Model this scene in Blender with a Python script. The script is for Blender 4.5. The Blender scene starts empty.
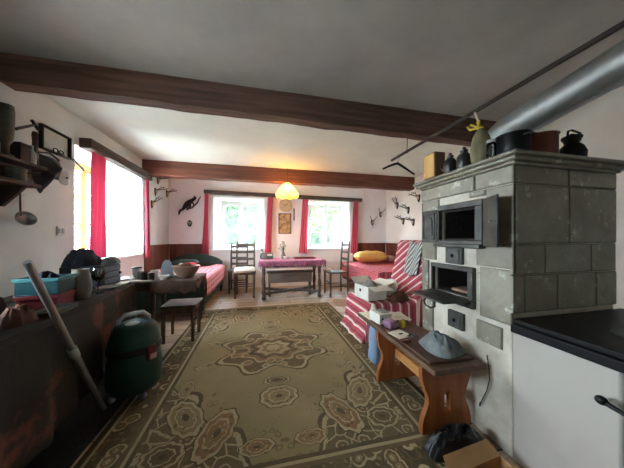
import bpy, bmesh, math, random
from mathutils import Vector, Matrix, noise
random.seed(7)
PI = math.pi
SC = bpy.context.scene
COL = SC.collection

# ---------------------------------------------------------------- camera
F, CX, CY, H = 230.0, 312.0, 238.0, 1.2
TH = math.radians(12.74)
ST, CT = math.sin(TH), math.cos(TH)
FWD, RGT = Vector((ST, CT, 0)), Vector((CT, -ST, 0))
cd = bpy.data.cameras.new('camera')
cam = bpy.data.objects.new('camera', cd)
COL.objects.link(cam)
cam.location = (0, 0, H)
cam.rotation_euler = (PI/2, 0, -TH)
cd.sensor_width = 36
cd.lens = F/624*36
cd.shift_y = 4/624
cd.clip_start = 0.02
SC.camera = cam

def ray(u, v):
    return FWD + RGT*((u-CX)/F) + Vector((0, 0, (CY-v)/F))
def atX(u, v, X):
    r = ray(u, v); return Vector((0, 0, H)) + r*(X/r.x)
def atY(u, v, Y):
    r = ray(u, v); return Vector((0, 0, H)) + r*(Y/r.y)
def atZ(u, v, Z):
    r = ray(u, v); return Vector((0, 0, H)) + r*((Z-H)/r.z)

# ---------------------------------------------------------------- materials
def lin(c):
    def f(x):
        x /= 255.0
        return x/12.92 if x <= .04045 else ((x+.055)/1.055)**2.4
    return (f(c[0]), f(c[1]), f(c[2]), 1)

class E:
    """tiny expression wrapper over math nodes"""
    def __init__(s, nt, k): s.nt, s.k = nt, k
    def _op(s, op, *a):
        n = s.nt.nodes.new('ShaderNodeMath'); n.operation = op
        for i, x in enumerate((s,)+a):
            if isinstance(x, E): s.nt.links.new(x.k, n.inputs[i])
            else: n.inputs[i].default_value = x
        return E(s.nt, n.outputs[0])
    def __add__(s, o): return s._op('ADD', o)
    def __sub__(s, o): return s._op('SUBTRACT', o)
    def __mul__(s, o): return s._op('MULTIPLY', o)
    def __truediv__(s, o): return s._op('DIVIDE', o)
    def abs(s): return s._op('ABSOLUTE')
    def sin(s): return s._op('SINE')
    def cos(s): return s._op('COSINE')
    def sqrt(s): return s._op('SQRT')
    def frac(s): return s._op('FRACT')
    def lt(s, o): return s._op('LESS_THAN', o)
    def gt(s, o): return s._op('GREATER_THAN', o)
    def min(s, o): return s._op('MINIMUM', o)
    def max(s, o): return s._op('MAXIMUM', o)
    def atan2(s, o): return s._op('ARCTAN2', o)
    def pow(s, o): return s._op('POWER', o)

def newmat(name):
    m = bpy.data.materials.new(name); m.use_nodes = True
    nt = m.node_tree
    return m, nt, nt.nodes['Principled BSDF']
def mixc(nt, fac, a, b):
    n = nt.nodes.new('ShaderNodeMix'); n.data_type = 'RGBA'
    for sock, x in ((n.inputs[0], fac), (n.inputs[6], a), (n.inputs[7], b)):
        if isinstance(x, E): nt.links.new(x.k, sock)
        elif hasattr(x, 'is_output'): nt.links.new(x, sock)
        else: sock.default_value = x
    return n.outputs[2]
def coords(nt, kind='Object', scale=(1, 1, 1)):
    t = nt.nodes.new('ShaderNodeTexCoord'); mp = nt.nodes.new('ShaderNodeMapping')
    mp.inputs['Scale'].default_value = scale
    nt.links.new(t.outputs[kind], mp.inputs[0])
    return mp.outputs[0]
def noisef(nt, vec, scale, detail=4, rough=.55):
    n = nt.nodes.new('ShaderNodeTexNoise')
    n.inputs['Scale'].default_value = scale; n.inputs['Detail'].default_value = detail
    n.inputs['Roughness'].default_value = rough
    nt.links.new(vec, n.inputs['Vector'])
    return E(nt, n.outputs[0])
def ramp(nt, e, a, b):
    n = nt.nodes.new('ShaderNodeMapRange')
    n.inputs[1].default_value = a; n.inputs[2].default_value = b
    nt.links.new(e.k, n.inputs[0])
    return E(nt, n.outputs[0])
def bump(nt, b, e, strength, dist=.01):
    n = nt.nodes.new('ShaderNodeBump'); n.inputs['Strength'].default_value = strength
    n.inputs['Distance'].default_value = dist
    nt.links.new(e.k, n.inputs['Height']); nt.links.new(n.outputs[0], b.inputs['Normal'])
def M(name, c1, c2=None, rough=.6, scale=6, stretch=(1, 1, 1), metal=0, bmp=.15, bscale=None, spec=.4, lo=.35, hi=.65, kind='Object'):
    m, nt, b = newmat(name)
    c2 = c2 or tuple(x*.82 for x in c1)
    v = coords(nt, kind, stretch)
    n1 = noisef(nt, v, scale, 5, .6)
    nt.links.new(mixc(nt, ramp(nt, n1, lo, hi), lin(c1), lin(c2)), b.inputs['Base Color'])
    b.inputs['Roughness'].default_value = rough; b.inputs['Metallic'].default_value = metal
    b.inputs['Specular IOR Level'].default_value = spec
    if bmp: bump(nt, b, noisef(nt, v, bscale or scale*4, 4), bmp)
    return m

WALLM = M('plaster_wall', (220, 223, 220), (206, 208, 205), .9, 1.6, bmp=.25, bscale=9, spec=.2)
FARWALL = M('plaster_far_wall', (242, 238, 238), (236, 229, 229), .9, 1.4, bmp=.2, bscale=8, spec=.2)
RIGHTM = M('plaster_right_wall', (240, 232, 222), (228, 220, 208), .9, 1.5, bmp=.2, bscale=8, spec=.2)
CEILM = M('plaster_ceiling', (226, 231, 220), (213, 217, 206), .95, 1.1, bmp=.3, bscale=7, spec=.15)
CEILNEAR = M('grey_plaster_ceiling', (184, 181, 176), (160, 157, 152), .95, .9, bmp=.4, bscale=6, spec=.15)  # greyer plaster for the near section of the ceiling
BEAMM = M('beam_wood', (118, 88, 74), (80, 59, 51), .75, 5, (.25, 4, 4), bmp=.4)
BEAMR = M('beam_wood_reddish', (134, 82, 62), (96, 56, 44), .7, 5, (.25, 4, 4), bmp=.4)
WAIN = M('wainscot_wood', (122, 66, 50), (92, 46, 36), .55, 5, (4, 4, .35), bmp=.2)
RAILM = M('grey_wood_rail', (92, 78, 72), (66, 54, 50), .7, 6, (.6, .6, 4), bmp=.2)
DARKW = M('dark_wood', (70, 50, 38), (44, 31, 25), .55, 6, (3, 3, .5), bmp=.2)
OLDW = M('old_brown_wood', (98, 70, 52), (66, 45, 34), .6, 6, (3, 3, .6), bmp=.25)
GREYW = M('hazed_dark_chair_wood', (102, 93, 86), (72, 64, 58), .6, 6, (3, 3, .6), bmp=.2)  # dark chair wood, greyed and lightened for haze over the far end
PINE = M('varnished_pine', (172, 104, 56), (140, 78, 40), .4, 5, (4, 4, .5), bmp=.1)
PINEL = M('pale_pine', (204, 150, 92), (182, 124, 70), .45, 5, (4, .5, 4), bmp=.1)
BENCHT = M('worn_bench_top', (112, 84, 62), (80, 58, 44), .5, 5, (5, .5, 4), bmp=.2)
BOARDM = M('brown_board', (96, 64, 46), (72, 48, 36), .4, 5, (4, .6, 4), bmp=.1)
YELW = M('yellow_window_wood', (220, 176, 104), (196, 150, 84), .5, 5, (4, 4, .4), bmp=.1)
WHITEP = M('white_window_paint', (232, 232, 226), (216, 216, 210), .45, 5, bmp=.05)
def tile_mat():
    m, nt, b = newmat('grey_green_stove_tile')
    v = coords(nt)
    geo = nt.nodes.new('ShaderNodeNewGeometry')
    isl = E(nt, geo.outputs['Random Per Island'])
    c = mixc(nt, isl, lin((158, 152, 134)), lin((128, 121, 103)))
    c = mixc(nt, ramp(nt, noisef(nt, v, 5, 6, .65), .40, .72)*.75, c, lin((104, 94, 78)))
    c = mixc(nt, ramp(nt, noisef(nt, v, 11, 6, .7), .58, .66)*.8, c, lin((206, 202, 188)))
    nt.links.new(c, b.inputs['Base Color']); b.inputs['Roughness'].default_value = .5
    bump(nt, b, noisef(nt, v, 30, 5), .35)
    return m
TILE = tile_mat()
STPL = M('flaking_white_plaster', (206, 198, 182), (160, 150, 132), .85, 5, bmp=.5, bscale=14, lo=.4, hi=.75)
COOKP = M('white_cooker_plaster', (184, 178, 168), (170, 150, 140), .8, 1.6, bmp=.25, bscale=10, lo=.45, hi=.8)
IRON = M('cast_iron', (88, 87, 80), (60, 59, 55), .5, 9, bmp=.3, metal=.4)
BLACKM = M('black_metal', (22, 21, 20), (14, 13, 13), .45, 8, bmp=.1, metal=.3)
SOOTB = M('sooty_brick', (52, 42, 38), (30, 25, 23), .95, 8, bmp=.5)
STEEL = M('galvanised_steel', (172, 172, 170), (140, 140, 138), .5, 3, bmp=.05, metal=.75)
ALU = M('brushed_tube', (168, 166, 162), (140, 138, 134), .4, 4, bmp=.02, metal=.7)
GREENP = M('dark_green_plastic', (24, 66, 56), (17, 50, 43), .35, 5, bmp=.02)
BLACKP = M('black_plastic', (20, 20, 21), (14, 14, 15), .4, 5, bmp=.02)
GREYP = M('light_grey_plastic', (182, 184, 182), (160, 162, 160), .4, 5, bmp=.02)
REDP = M('red_plastic', (122, 36, 38), (104, 30, 32), .45, 5, bmp=.02)
TEALP = M('teal_plastic', (22, 76, 82), (17, 62, 68), .4, 5, bmp=.02)
NAVYP = M('navy_plastic', (30, 40, 62), (22, 30, 48), .45, 5, bmp=.05)
BLUEP = M('pale_blue_plastic', (142, 164, 192), (116, 140, 170), .45, 4, bmp=.1)
GREENW = M('green_painted_wood', (52, 66, 54), (36, 48, 40), .6, 5, (3, 3, .6), bmp=.15)
CER = M('grey_ceramic', (122, 116, 106), (100, 94, 85), .5, 6, bmp=.08)
CERD = M('dark_stoneware', (50, 48, 46), (34, 32, 31), .35, 6, bmp=.08)
CERW = M('white_ceramic', (232, 230, 224), (216, 213, 206), .25, 5, bmp=.02)
CERB = M('pinkish_brown_ceramic', (172, 140, 124), (150, 118, 102), .4, 6, bmp=.05)
TERRA = M('red_brown_enamel', (112, 54, 42), (86, 40, 32), .4, 6, bmp=.1)
CARD = M('brown_cardboard', (196, 152, 104), (176, 132, 88), .85, 5, bmp=.1)
CARDW = M('white_cardboard', (228, 224, 214), (210, 205, 194), .8, 5, bmp=.08)
PAPER = M('paper', (230, 222, 204), (204, 194, 172), .85, 7, bmp=.1)
INK = M('ink', (40, 32, 28), (30, 24, 22), .8, 6, bmp=0)
GREYC = M('grey_blue_cloth', (128, 134, 132), (94, 101, 102), .9, 9, bmp=.3, bscale=60)
GREYF = M('grey_cloth', (150, 144, 138), (118, 112, 106), .9, 7, bmp=.3, bscale=50)
BROWNC = M('brown_cloth', (104, 66, 46), (72, 44, 32), .9, 7, bmp=.4, bscale=40)
DKBLUE = M('dark_blue_cloth', (46, 50, 66), (30, 33, 46), .9, 7, bmp=.3, bscale=40)
BAGB = M('black_plastic_bag', (20, 20, 20), (12, 12, 12), .3, 7, bmp=.3, bscale=20)
DARKC = M('dark_patterned_cloth', (46, 38, 32), (104, 54, 46), .92, 3.2, (1, 1, 1), bmp=.35, bscale=40, lo=.56, hi=.63)
CURT = M('red_curtain_cloth', (206, 44, 66), (184, 30, 54), .85, 8, (1, 1, .2), bmp=.15, bscale=60)
BRANCHM = M('antler_bone', (120, 100, 80), (76, 60, 46), .6, 14, bmp=.2)
SKULL = M('bone', (206, 192, 168), (172, 156, 130), .7, 14, bmp=.15)
FURM = M('dark_fur', (58, 50, 44), (34, 28, 25), .95, 20, bmp=.6, bscale=70)
STRAW = M('wicker', (126, 92, 60), (84, 58, 38), .75, 22, (1, 1, 3), bmp=.7, bscale=60)
YPIL = M('yellow_flowered_pillowcase', (234, 192, 104), (230, 146, 112), .9, 12, bmp=.2, bscale=50, lo=.5, hi=.68)
WPIL = M('white_linen', (236, 232, 226), (218, 212, 206), .9, 5, bmp=.25, bscale=30)
PURP = M('purple_wrapping', (126, 84, 120), (168, 132, 150), .4, 16, bmp=.1)
LEAF = M('leaf', (52, 78, 34), (84, 112, 50), .7, 4, bmp=0)
LEAFD = M('dark_leaf', (30, 45, 26), (44, 62, 33), .8, 4, bmp=0)
LAWN = M('lawn', (70, 90, 46), (54, 74, 36), .95, 2, bmp=.2)
BARK = M('bark', (96, 80, 62), (66, 54, 42), .9, 9, bmp=.4)
BOUNCEM = M('pale_bounce_ground', (214, 211, 203), (192, 190, 182), .95, 2, bmp=.2)  # tone kept pale so the added ground bounces light upward
YRIB = M('yellow_ribbon', (196, 172, 54), (160, 138, 40), .6, 8, bmp=.1)
OLIVE = M('olive_cloth', (122, 114, 84), (92, 86, 62), .85, 8, bmp=.3, bscale=50)
GOLDC = M('cream_clock_face', (214, 196, 160), (200, 180, 142), .6, 8, bmp=.05)
MUSH = M('pale_foliage', (150, 150, 120), (196, 180, 160), .8, 12, bmp=.1)

def floor_mat():
    m, nt, b = newmat('floor_planks')
    v = coords(nt)
    br = nt.nodes.new('ShaderNodeTexBrick')
    br.inputs['Color1'].default_value = lin((194, 172, 150)); br.inputs['Color2'].default_value = lin((172, 150, 130))
    br.inputs['Mortar'].default_value = lin((40, 28, 22)); br.inputs['Scale'].default_value = 1
    br.inputs['Mortar Size'].default_value = .006; br.inputs['Brick Width'].default_value = 3.4
    br.inputs['Row Height'].default_value = .19; br.offset = .37
    nt.links.new(v, br.inputs['Vector'])
    g = noisef(nt, coords(nt, 'Object', (1.2, 14, 1)), 3, 6, .6)
    nt.links.new(mixc(nt, ramp(nt, g, .3, .75)*.5, br.outputs[0], lin((128, 106, 88))), b.inputs['Base Color'])
    b.inputs['Roughness'].default_value = .5
    bump(nt, b, g, .15)
    return m
FLOORM = floor_mat()

def rug_mat():
    m, nt, b = newmat('oriental_rug')
    v = coords(nt)
    sp = nt.nodes.new('ShaderNodeSeparateXYZ'); nt.links.new(v, sp.inputs[0])
    wob = noisef(nt, v, 7, 2)
    X = E(nt, sp.outputs[0]); Y = E(nt, sp.outputs[1])
    w = (wob - .5)*.03
    w2 = (noisef(nt, v, 26, 2) - .5)*.022; w3 = (noisef(nt, v, 31, 2) - .5)*.022
    x = X.abs() + w + w2; y = Y.abs() - w + w3
    cb = nt.nodes.new('ShaderNodeCombineXYZ'); nt.links.new(x.k, cb.inputs[0]); nt.links.new(y.k, cb.inputs[1])
    def vor(scale, feat='F1'):
        n = nt.nodes.new('ShaderNodeTexVoronoi'); n.feature = feat; n.inputs['Scale'].default_value = scale
        nt.links.new(cb.outputs[0], n.inputs['Vector'])
        return n
    CREAM, TAN, BRN, DRK, OLV, RST = (lin(c) for c in ((180, 164, 130), (140, 120, 88), (92, 76, 56), (58, 50, 40), (140, 128, 93), (136, 102, 72)))
    # plain olive field with worn fading and scattered sprigs
    n1 = noisef(nt, v, 2.2, 4)
    col = mixc(nt, ramp(nt, n1, .3, .7), OLV, lin((158, 140, 103)))
    v1 = vor(15); d1 = E(nt, v1.outputs['Distance'])
    spr = (d1 - .3).abs().lt(.05)*noisef(nt, v, 2.7, 1).gt(.52)
    col = mixc(nt, spr*.6, col, DRK)
    v2 = vor(9); d2 = E(nt, v2.outputs['Distance']); c2 = E(nt, v2.outputs['Color'])
    e2 = E(nt, vor(9, 'DISTANCE_TO_EDGE').outputs['Distance'])
    v3d = E(nt, vor(24).outputs['Distance'])
    def flowers(c):
        c = mixc(nt, d2.lt(.42), c, BRN)
        c = mixc(nt, (d2 - .36).abs().lt(.05), c, CREAM)
        c = mixc(nt, d2.lt(.2), c, TAN)
        c = mixc(nt, d2.lt(.1), c, CREAM)
        return c
    # corner pieces: spandrels full of scrolls
    ang = y.atan2(x)
    sd = (x*-1 + .80) + (y*-1 + 1.28)*.8 + ((x*19).sin()*.05) + ((y*15).cos()*.05)
    cor = sd.lt(.62)
    col = mixc(nt, cor, col, lin((94, 82, 60)))
    col = mixc(nt, cor*((v3d - .22).abs().lt(.05)), col, DRK)
    col = mixc(nt, cor*(e2.lt(.035)), col, CREAM)
    col = mixc(nt, cor*d2.lt(.33), col, BRN)
    col = mixc(nt, cor*((d2 - .3).abs().lt(.04)), col, CREAM)
    col = mixc(nt, cor*d2.lt(.13), col, TAN)
    col = mixc(nt, (sd - .63).abs().lt(.018), col, DRK)
    col = mixc(nt, (sd - .60).abs().lt(.012), col, CREAM)
    # paisleys / palmettes as ellipses (folded coordinates)
    def ell(c, cx, cy, rx, ry, rot, fill):
        s, k = math.sin(rot), math.cos(rot)
        dx, dy = x - cx, y - cy
        a = (dx*k + dy*s)/rx; bb = (dy*k - dx*s)/ry
        th = bb.atan2(a)
        r = (a*a + bb*bb).sqrt()*((th*9).cos()*.045 + 1)
        c = mixc(nt, r.lt(1.15), c, DRK)
        c = mixc(nt, r.lt(1.08), c, CREAM)
        c = mixc(nt, r.lt(.90), c, fill)
        c = mixc(nt, (r - .6).abs().lt(.05), c, CREAM)
        c = mixc(nt, r.lt(.9)*v3d.lt(.28), c, BRN)
        c = mixc(nt, r.lt(.52)*((v3d - .2).abs().lt(.06)), c, CREAM)
        c = mixc(nt, r.lt(.2), c, DRK)
        return c
    for a in ((.62, .86, .09, .17, .5, TAN), (.40, 1.03, .09, .18, -.35, RST), (.66, 1.13, .10, .08, 0, BRN),
              (0, .78, .13, .11, 0, TAN), (0, .58, .10, .055, 0, BRN), (.60, .22, .11, .055, .5, OLV),
              (.16, 1.18, .09, .05, 0, RST), (.70, .55, .045, .10, 0, TAN)):
        col = ell(col, *a)
    # medallion
    px, py = x/.50, y/.42
    r = (px*px + py*py).sqrt(); th = py.atan2(px)
    rr = r*((th*8).cos()*.13 + 1)*((th*4).cos()*.08 + 1)
    col = mixc(nt, rr.lt(1.06), col, DRK)
    col = mixc(nt, rr.lt(1.01), col, CREAM)
    col = mixc(nt, rr.lt(.94), col, BRN)
    col = mixc(nt, rr.lt(.94)*d2.lt(.42), col, RST)
    col = mixc(nt, rr.lt(.94)*((d2 - .38).abs().lt(.06)), col, CREAM)
    col = mixc(nt, rr.lt(.94)*v3d.lt(.22), col, TAN)
    col = mixc(nt, (rr - .6).abs().lt(.025), col, CREAM)
    col = mixc(nt, rr.lt(.57), col, RST)
    col = mixc(nt, rr.lt(.57)*((v3d - .2).abs().lt(.05)), col, CREAM)
    col = mixc(nt, rr.lt(.57)*v3d.lt(.1), col, DRK)
    col = mixc(nt, (rr - .42).abs().lt(.05), col, DRK)
    col = mixc(nt, (rr - .28).abs().lt(.05), col, CREAM)
    col = mixc(nt, rr.lt(.15), col, CREAM)
    col = mixc(nt, (v3d - .16).abs().lt(.035)*noisef(nt, v, 5, 2).gt(.5)*.55, col, BRN)
    # borders
    q = (X.abs() - .82).max(Y.abs() - 1.30)
    inb = q.gt(0)
    bc = mixc(nt, (v3d - .22).abs().lt(.05), DRK, TAN)
    bc = mixc(nt, v3d.lt(.11), bc, CREAM)
    bc = mixc(nt, e2.lt(.03), bc, BRN)
    bc = flowers(bc)
    bc = mixc(nt, d2.lt(.42)*((v3d - .2).abs().lt(.045)), bc, DRK)
    col = mixc(nt, inb, col, bc)
    for a, wd, cc in ((0.0, .014, DRK), (.022, .010, CREAM), (.045, .012, BRN), (.225, .012, CREAM), (.25, .02, DRK)):
        col = mixc(nt, (q - a).abs().lt(wd), col, cc)
    col = mixc(nt, q.gt(.262), col, TAN)
    wear = ramp(nt, noisef(nt, v, 3.2, 5, .65), .3, .75)
    col = mixc(nt, wear*.45 + .16, col, lin((124, 110, 80)))
    fz = noisef(nt, v, 160, 2)
    col = mixc(nt, ramp(nt, fz, .3, .8)*.28, col, lin((60, 50, 38)))
    nt.links.new(col, b.inputs['Base Color'])
    b.inputs['Roughness'].default_value = .95; b.inputs['Specular IOR Level'].default_value = .15
    bump(nt, b, fz, .5, .004)
    return m
RUGM = rug_mat()

def uvxy(nt):
    t = nt.nodes.new('ShaderNodeTexCoord'); sp = nt.nodes.new('ShaderNodeSeparateXYZ')
    nt.links.new(t.outputs['UV'], sp.inputs[0])
    return E(nt, sp.outputs[0]), E(nt, sp.outputs[1]), t.outputs['UV']
def stripe_mat(name, base, stripes):
    """stripes: (period, offset, width, colour) along UV x, in metres"""
    m, nt, b = newmat(name)
    u, v, uv = uvxy(nt)
    col = lin(base)
    for p, o, w, c in stripes:
        f = ((u + o)/p).frac()
        col = mixc(nt, f.lt(w/p), col, lin(c))
    nz = noisef(nt, uv, 90, 3)
    col = mixc(nt, ramp(nt, nz, .3, .8)*.25, col, lin(tuple(x*.7 for x in base)))
    nt.links.new(col, b.inputs['Base Color']); b.inputs['Roughness'].default_value = .92
    bump(nt, b, nz, .3, .004)
    return m
STRIPE = stripe_mat('red_white_striped_wool', (172, 74, 84), ((.115, 0, .022, (232, 214, 206)), (.115, .06, .012, (120, 34, 46)), (.23, .1, .012, (226, 200, 196))))
ZEBRA = stripe_mat('grey_white_striped_cloth', (190, 190, 184), ((.05, 0, .02, (92, 96, 96)), (.05, .03, .006, (60, 62, 64))))
def check_mat(name, a, bcol, c, p):
    m, nt, b = newmat(name)
    u, v, uv = uvxy(nt)
    f = (u/p).frac().lt(.5); g = (v/p).frac().lt(.5)
    col = mixc(nt, (f+g)*.5, lin(a), lin(c))
    col = mixc(nt, noisef(nt, uv, 6, 3)*.25, col, lin(bcol))
    nt.links.new(col, b.inputs['Base Color']); b.inputs['Roughness'].default_value = .92
    bump(nt, b, noisef(nt, uv, 40, 3), .3, .006)
    return m
CHECK = check_mat('pink_checked_cotton', (220, 166, 170), (196, 80, 96), (188, 74, 90), .085)
def damask_mat(name, a, c, scale):
    m, nt, b = newmat(name)
    u, v, uv = uvxy(nt)
    n = nt.nodes.new('ShaderNodeTexVoronoi'); n.inputs['Scale'].default_value = scale
    nt.links.new(uv, n.inputs['Vector'])
    d = E(nt, n.outputs['Distance'])
    col = mixc(nt, (d*26).sin()*.5 + .5, lin(a), lin(c))
    nt.links.new(col, b.inputs['Base Color']); b.inputs['Roughness'].default_value = .85
    bump(nt, b, d, .25, .01)
    return m
DAMASK = damask_mat('red_pink_bedspread', (168, 56, 72), (208, 118, 122), 9)
TABLEC = damask_mat('plum_tablecloth', (150, 76, 112), (178, 112, 142), 7)

def thin_mat(name, col, transp, transl):
    m = bpy.data.materials.new(name); m.use_nodes = True; nt = m.node_tree; nt.nodes.clear()
    o = nt.nodes.new('ShaderNodeOutputMaterial')
    d = nt.nodes.new('ShaderNodeBsdfDiffuse'); t = nt.nodes.new('ShaderNodeBsdfTranslucent'); p = nt.nodes.new('ShaderNodeBsdfTransparent')
    v = coords(nt, 'UV'); nz = noisef(nt, v, 3, 3)
    c = mixc(nt, nz, lin(col), lin(tuple(x*.94 for x in col)))
    nt.links.new(c, d.inputs[0]); nt.links.new(c, t.inputs[0])
    a = nt.nodes.new('ShaderNodeMixShader'); a.inputs[0].default_value = transl
    nt.links.new(d.outputs[0], a.inputs[1]); nt.links.new(t.outputs[0], a.inputs[2])
    e = nt.nodes.new('ShaderNodeMixShader'); e.inputs[0].default_value = transp
    nt.links.new(a.outputs[0], e.inputs[1]); nt.links.new(p.outputs[0], e.inputs[2])
    nt.links.new(e.outputs[0], o.inputs[0])
    return m
NET = thin_mat('white_net', (222, 228, 232), .79, .35)
NETD = thin_mat('dense_white_net', (214, 222, 230), .55, .35)
CURTAIN = thin_mat('red_curtain', (214, 98, 116), .0, .32)
SHADE = thin_mat('yellow_lampshade', (248, 206, 104), .05, .75)
def glass_mat(name, tint=(1, 1, 1, 1), k=.12):
    m = bpy.data.materials.new(name); m.use_nodes = True; nt = m.node_tree; nt.nodes.clear()
    o = nt.nodes.new('ShaderNodeOutputMaterial'); g = nt.nodes.new('ShaderNodeBsdfGlossy'); p = nt.nodes.new('ShaderNodeBsdfTransparent')
    g.inputs['Roughness'].default_value = .03; p.inputs[0].default_value = tint
    fr = nt.nodes.new('ShaderNodeLayerWeight'); fr.inputs[0].default_value = k
    mx = nt.nodes.new('ShaderNodeMixShader')
    nt.links.new(fr.outputs[0], mx.inputs[0]); nt.links.new(p.outputs[0], mx.inputs[1]); nt.links.new(g.outputs[0], mx.inputs[2])
    nt.links.new(mx.outputs[0], o.inputs[0])
    return m
CURTD = thin_mat('shaded_red_curtain', (186, 60, 84), .0, .14)  # curtain red darkened and made less translucent to hold its shade
GLASS = glass_mat('window_glass')
WGLASS = glass_mat('drinking_glass', (.84, .87, .87, 1), .5)
def bulb_mat():
    m, nt, b = newmat('lit_bulb')
    b.inputs['Emission Color'].default_value = (1, .72, .35, 1); b.inputs['Emission Strength'].default_value = 22
    return m
BULBM = bulb_mat()

# ---------------------------------------------------------------- mesh builder
WM = {}
class MB:
    def __init__(s):
        s.bm = bmesh.new(); s.uv = s.bm.loops.layers.uv.new('UVMap')
    def box(s, lo, hi, rot=None, piv=None):
        lo, hi = Vector(lo), Vector(hi)
        vs = [s.bm.verts.new((x, y, z)) for z in (lo.z, hi.z) for y in (lo.y, hi.y) for x in (lo.x, hi.x)]
        for f in ((0, 2, 3, 1), (4, 5, 7, 6), (0, 1, 5, 4), (2, 6, 7, 3), (0, 4, 6, 2), (1, 3, 7, 5)):
            s.bm.faces.new([vs[i] for i in f])
        if rot is not None:
            p = Vector(piv) if piv is not None else (lo+hi)/2
            for v in vs: v.co = p + rot @ (v.co - p)
        return s
    def hexa(s, c):
        """8 corners: bottom ring 4 ccw, top ring 4 ccw"""
        vs = [s.bm.verts.new(p) for p in c]
        for f in ((3, 2, 1, 0), (4, 5, 6, 7), (0, 1, 5, 4), (1, 2, 6, 5), (2, 3, 7, 6), (3, 0, 4, 7)):
            s.bm.faces.new([vs[i] for i in f])
        return s
    def tube(s, pts, r, seg=10):
        pts = [Vector(p) for p in pts]; n = len(pts)
        rs = [r]*n if not hasattr(r, '__len__') else r
        rings = []; up = None
        for i, p in enumerate(pts):
            t = (pts[min(i+1, n-1)] - pts[max(i-1, 0)]).normalized()
            if up is None:
                up = Vector((0, 0, 1)) if abs(t.z) < .9 else Vector((1, 0, 0))
            a = t.cross(up).normalized(); up = a.cross(t).normalized()
            rings.append([s.bm.verts.new(p + (a*math.cos(2*PI*k/seg) + up*math.sin(2*PI*k/seg))*rs[i]) for k in range(seg)])
        for i in range(n-1):
            for k in range(seg):
                s.bm.faces.new((rings[i][k], rings[i][(k+1) % seg], rings[i+1][(k+1) % seg], rings[i+1][k]))
        s.bm.faces.new(rings[0][::-1]); s.bm.faces.new(rings[-1])
        return s
    def lathe(s, prof, c=(0, 0, 0), seg=24, rot=None, squash=(1, 1)):
        c = Vector(c); rings = []
        for r, z in prof:
            ring = []
            for k in range(seg if r > 1e-6 else 1):
                p = Vector((r*math.cos(2*PI*k/seg)*squash[0], r*math.sin(2*PI*k/seg)*squash[1], z))
                if rot is not None: p = rot @ p
                ring.append(s.bm.verts.new(c+p))
            rings.append(ring)
        for a, b in zip(rings, rings[1:]):
            for k in range(seg):
                k2 = (k+1) % seg
                if len(a) == 1 and len(b) == 1: continue
                if len(a) == 1: s.bm.faces.new((a[0], b[k2], b[k]))
                elif len(b) == 1: s.bm.faces.new((a[k], a[k2], b[0]))
                else: s.bm.faces.new((a[k], a[k2], b[k2], b[k]))
        for ring, fl in ((rings[0], True), (rings[-1], False)):
            if len(ring) > 1: s.bm.faces.new(ring[::-1] if fl else ring)
        return s
    def blob(s, c, r, seg=14, rot=None, amp=0, fr=3, seed=0):
        c = Vector(c); n0 = len(s.bm.verts)
        g = bmesh.ops.create_uvsphere(s.bm, u_segments=seg, v_segments=max(6, seg*2//3), radius=1)
        for v in g['verts']:
            k = 1 + amp*noise.noise(v.co*fr + Vector((seed*3.1, seed*1.7, 0)))
            p = Vector((v.co.x*r[0], v.co.y*r[1], v.co.z*r[2]))*k
            v.co = c + (rot @ p if rot is not None else p)
        return s
    def prism(s, poly, mat, h):
        """poly in local xy extruded 0..h along local z, by matrix mat"""
        a = [s.bm.verts.new(mat @ Vector((x, y, 0))) for x, y in poly]
        b = [s.bm.verts.new(mat @ Vector((x, y, h))) for x, y in poly]
        n = len(poly)
        s.bm.faces.new(a[::-1]); s.bm.faces.new(b)
        for i in range(n): s.bm.faces.new((a[i], a[(i+1) % n], b[(i+1) % n], b[i]))
        return s
    def sheet(s, fn, nu, nv, closed=False):
        g = []; uvs = {}
        for i in range(nu+1):
            row = []
            for j in range(nv+1):
                p, q = fn(i/nu, j/nv)
                v = s.bm.verts.new(p); uvs[v] = q; row.append(v)
            g.append(row)
        for i in range(nu):
            for j in range(nv):
                f = s.bm.faces.new((g[i][j], g[i+1][j], g[i+1][j+1], g[i][j+1]))
                for l in f.loops: l[s.uv].uv = uvs[l.vert]
        return s
    def build(s, name, mat, parent=None, bevel=0, solid=0, sub=0, smooth=True, local=False, sharp=.7):
        bm = s.bm
        bmesh.ops.recalc_face_normals(bm, faces=bm.faces[:]) if not solid else None
        if parent is not None and not local:
            inv = WM[parent.name].inverted()
            for v in bm.verts: v.co = inv @ v.co
        loc = Vector((0, 0, 0))
        if parent is None:
            xs = [v.co for v in bm.verts]
            loc = Vector(((min(p.x for p in xs)+max(p.x for p in xs))/2, (min(p.y for p in xs)+max(p.y for p in xs))/2, min(p.z for p in xs)))
            for v in bm.verts: v.co -= loc
        if smooth:
            for f in bm.faces: f.smooth = True
            bm.normal_update()
            for e in bm.edges:
                if len(e.link_faces) == 2 and e.calc_face_angle(0) > sharp: e.smooth = False
        me = bpy.data.meshes.new(name); bm.to_mesh(me); bm.free()
        o = bpy.data.objects.new(name, me); COL.objects.link(o)
        me.materials.append(mat)
        if parent is not None: o.parent = parent
        o.location = loc
        WM[o.name] = (WM[parent.name].copy() if parent is not None else Matrix.Translation(loc))
        if bevel:
            b = o.modifiers.new('bevel', 'BEVEL'); b.width = bevel; b.segments = 2; b.limit_method = 'ANGLE'; b.angle_limit = .6
        if solid:
            q = o.modifiers.new('thickness', 'SOLIDIFY'); q.thickness = solid; q.offset = 0
        if sub:
            q = o.modifiers.new('smooth', 'SUBSURF'); q.levels = sub; q.render_levels = sub
        return o

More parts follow.
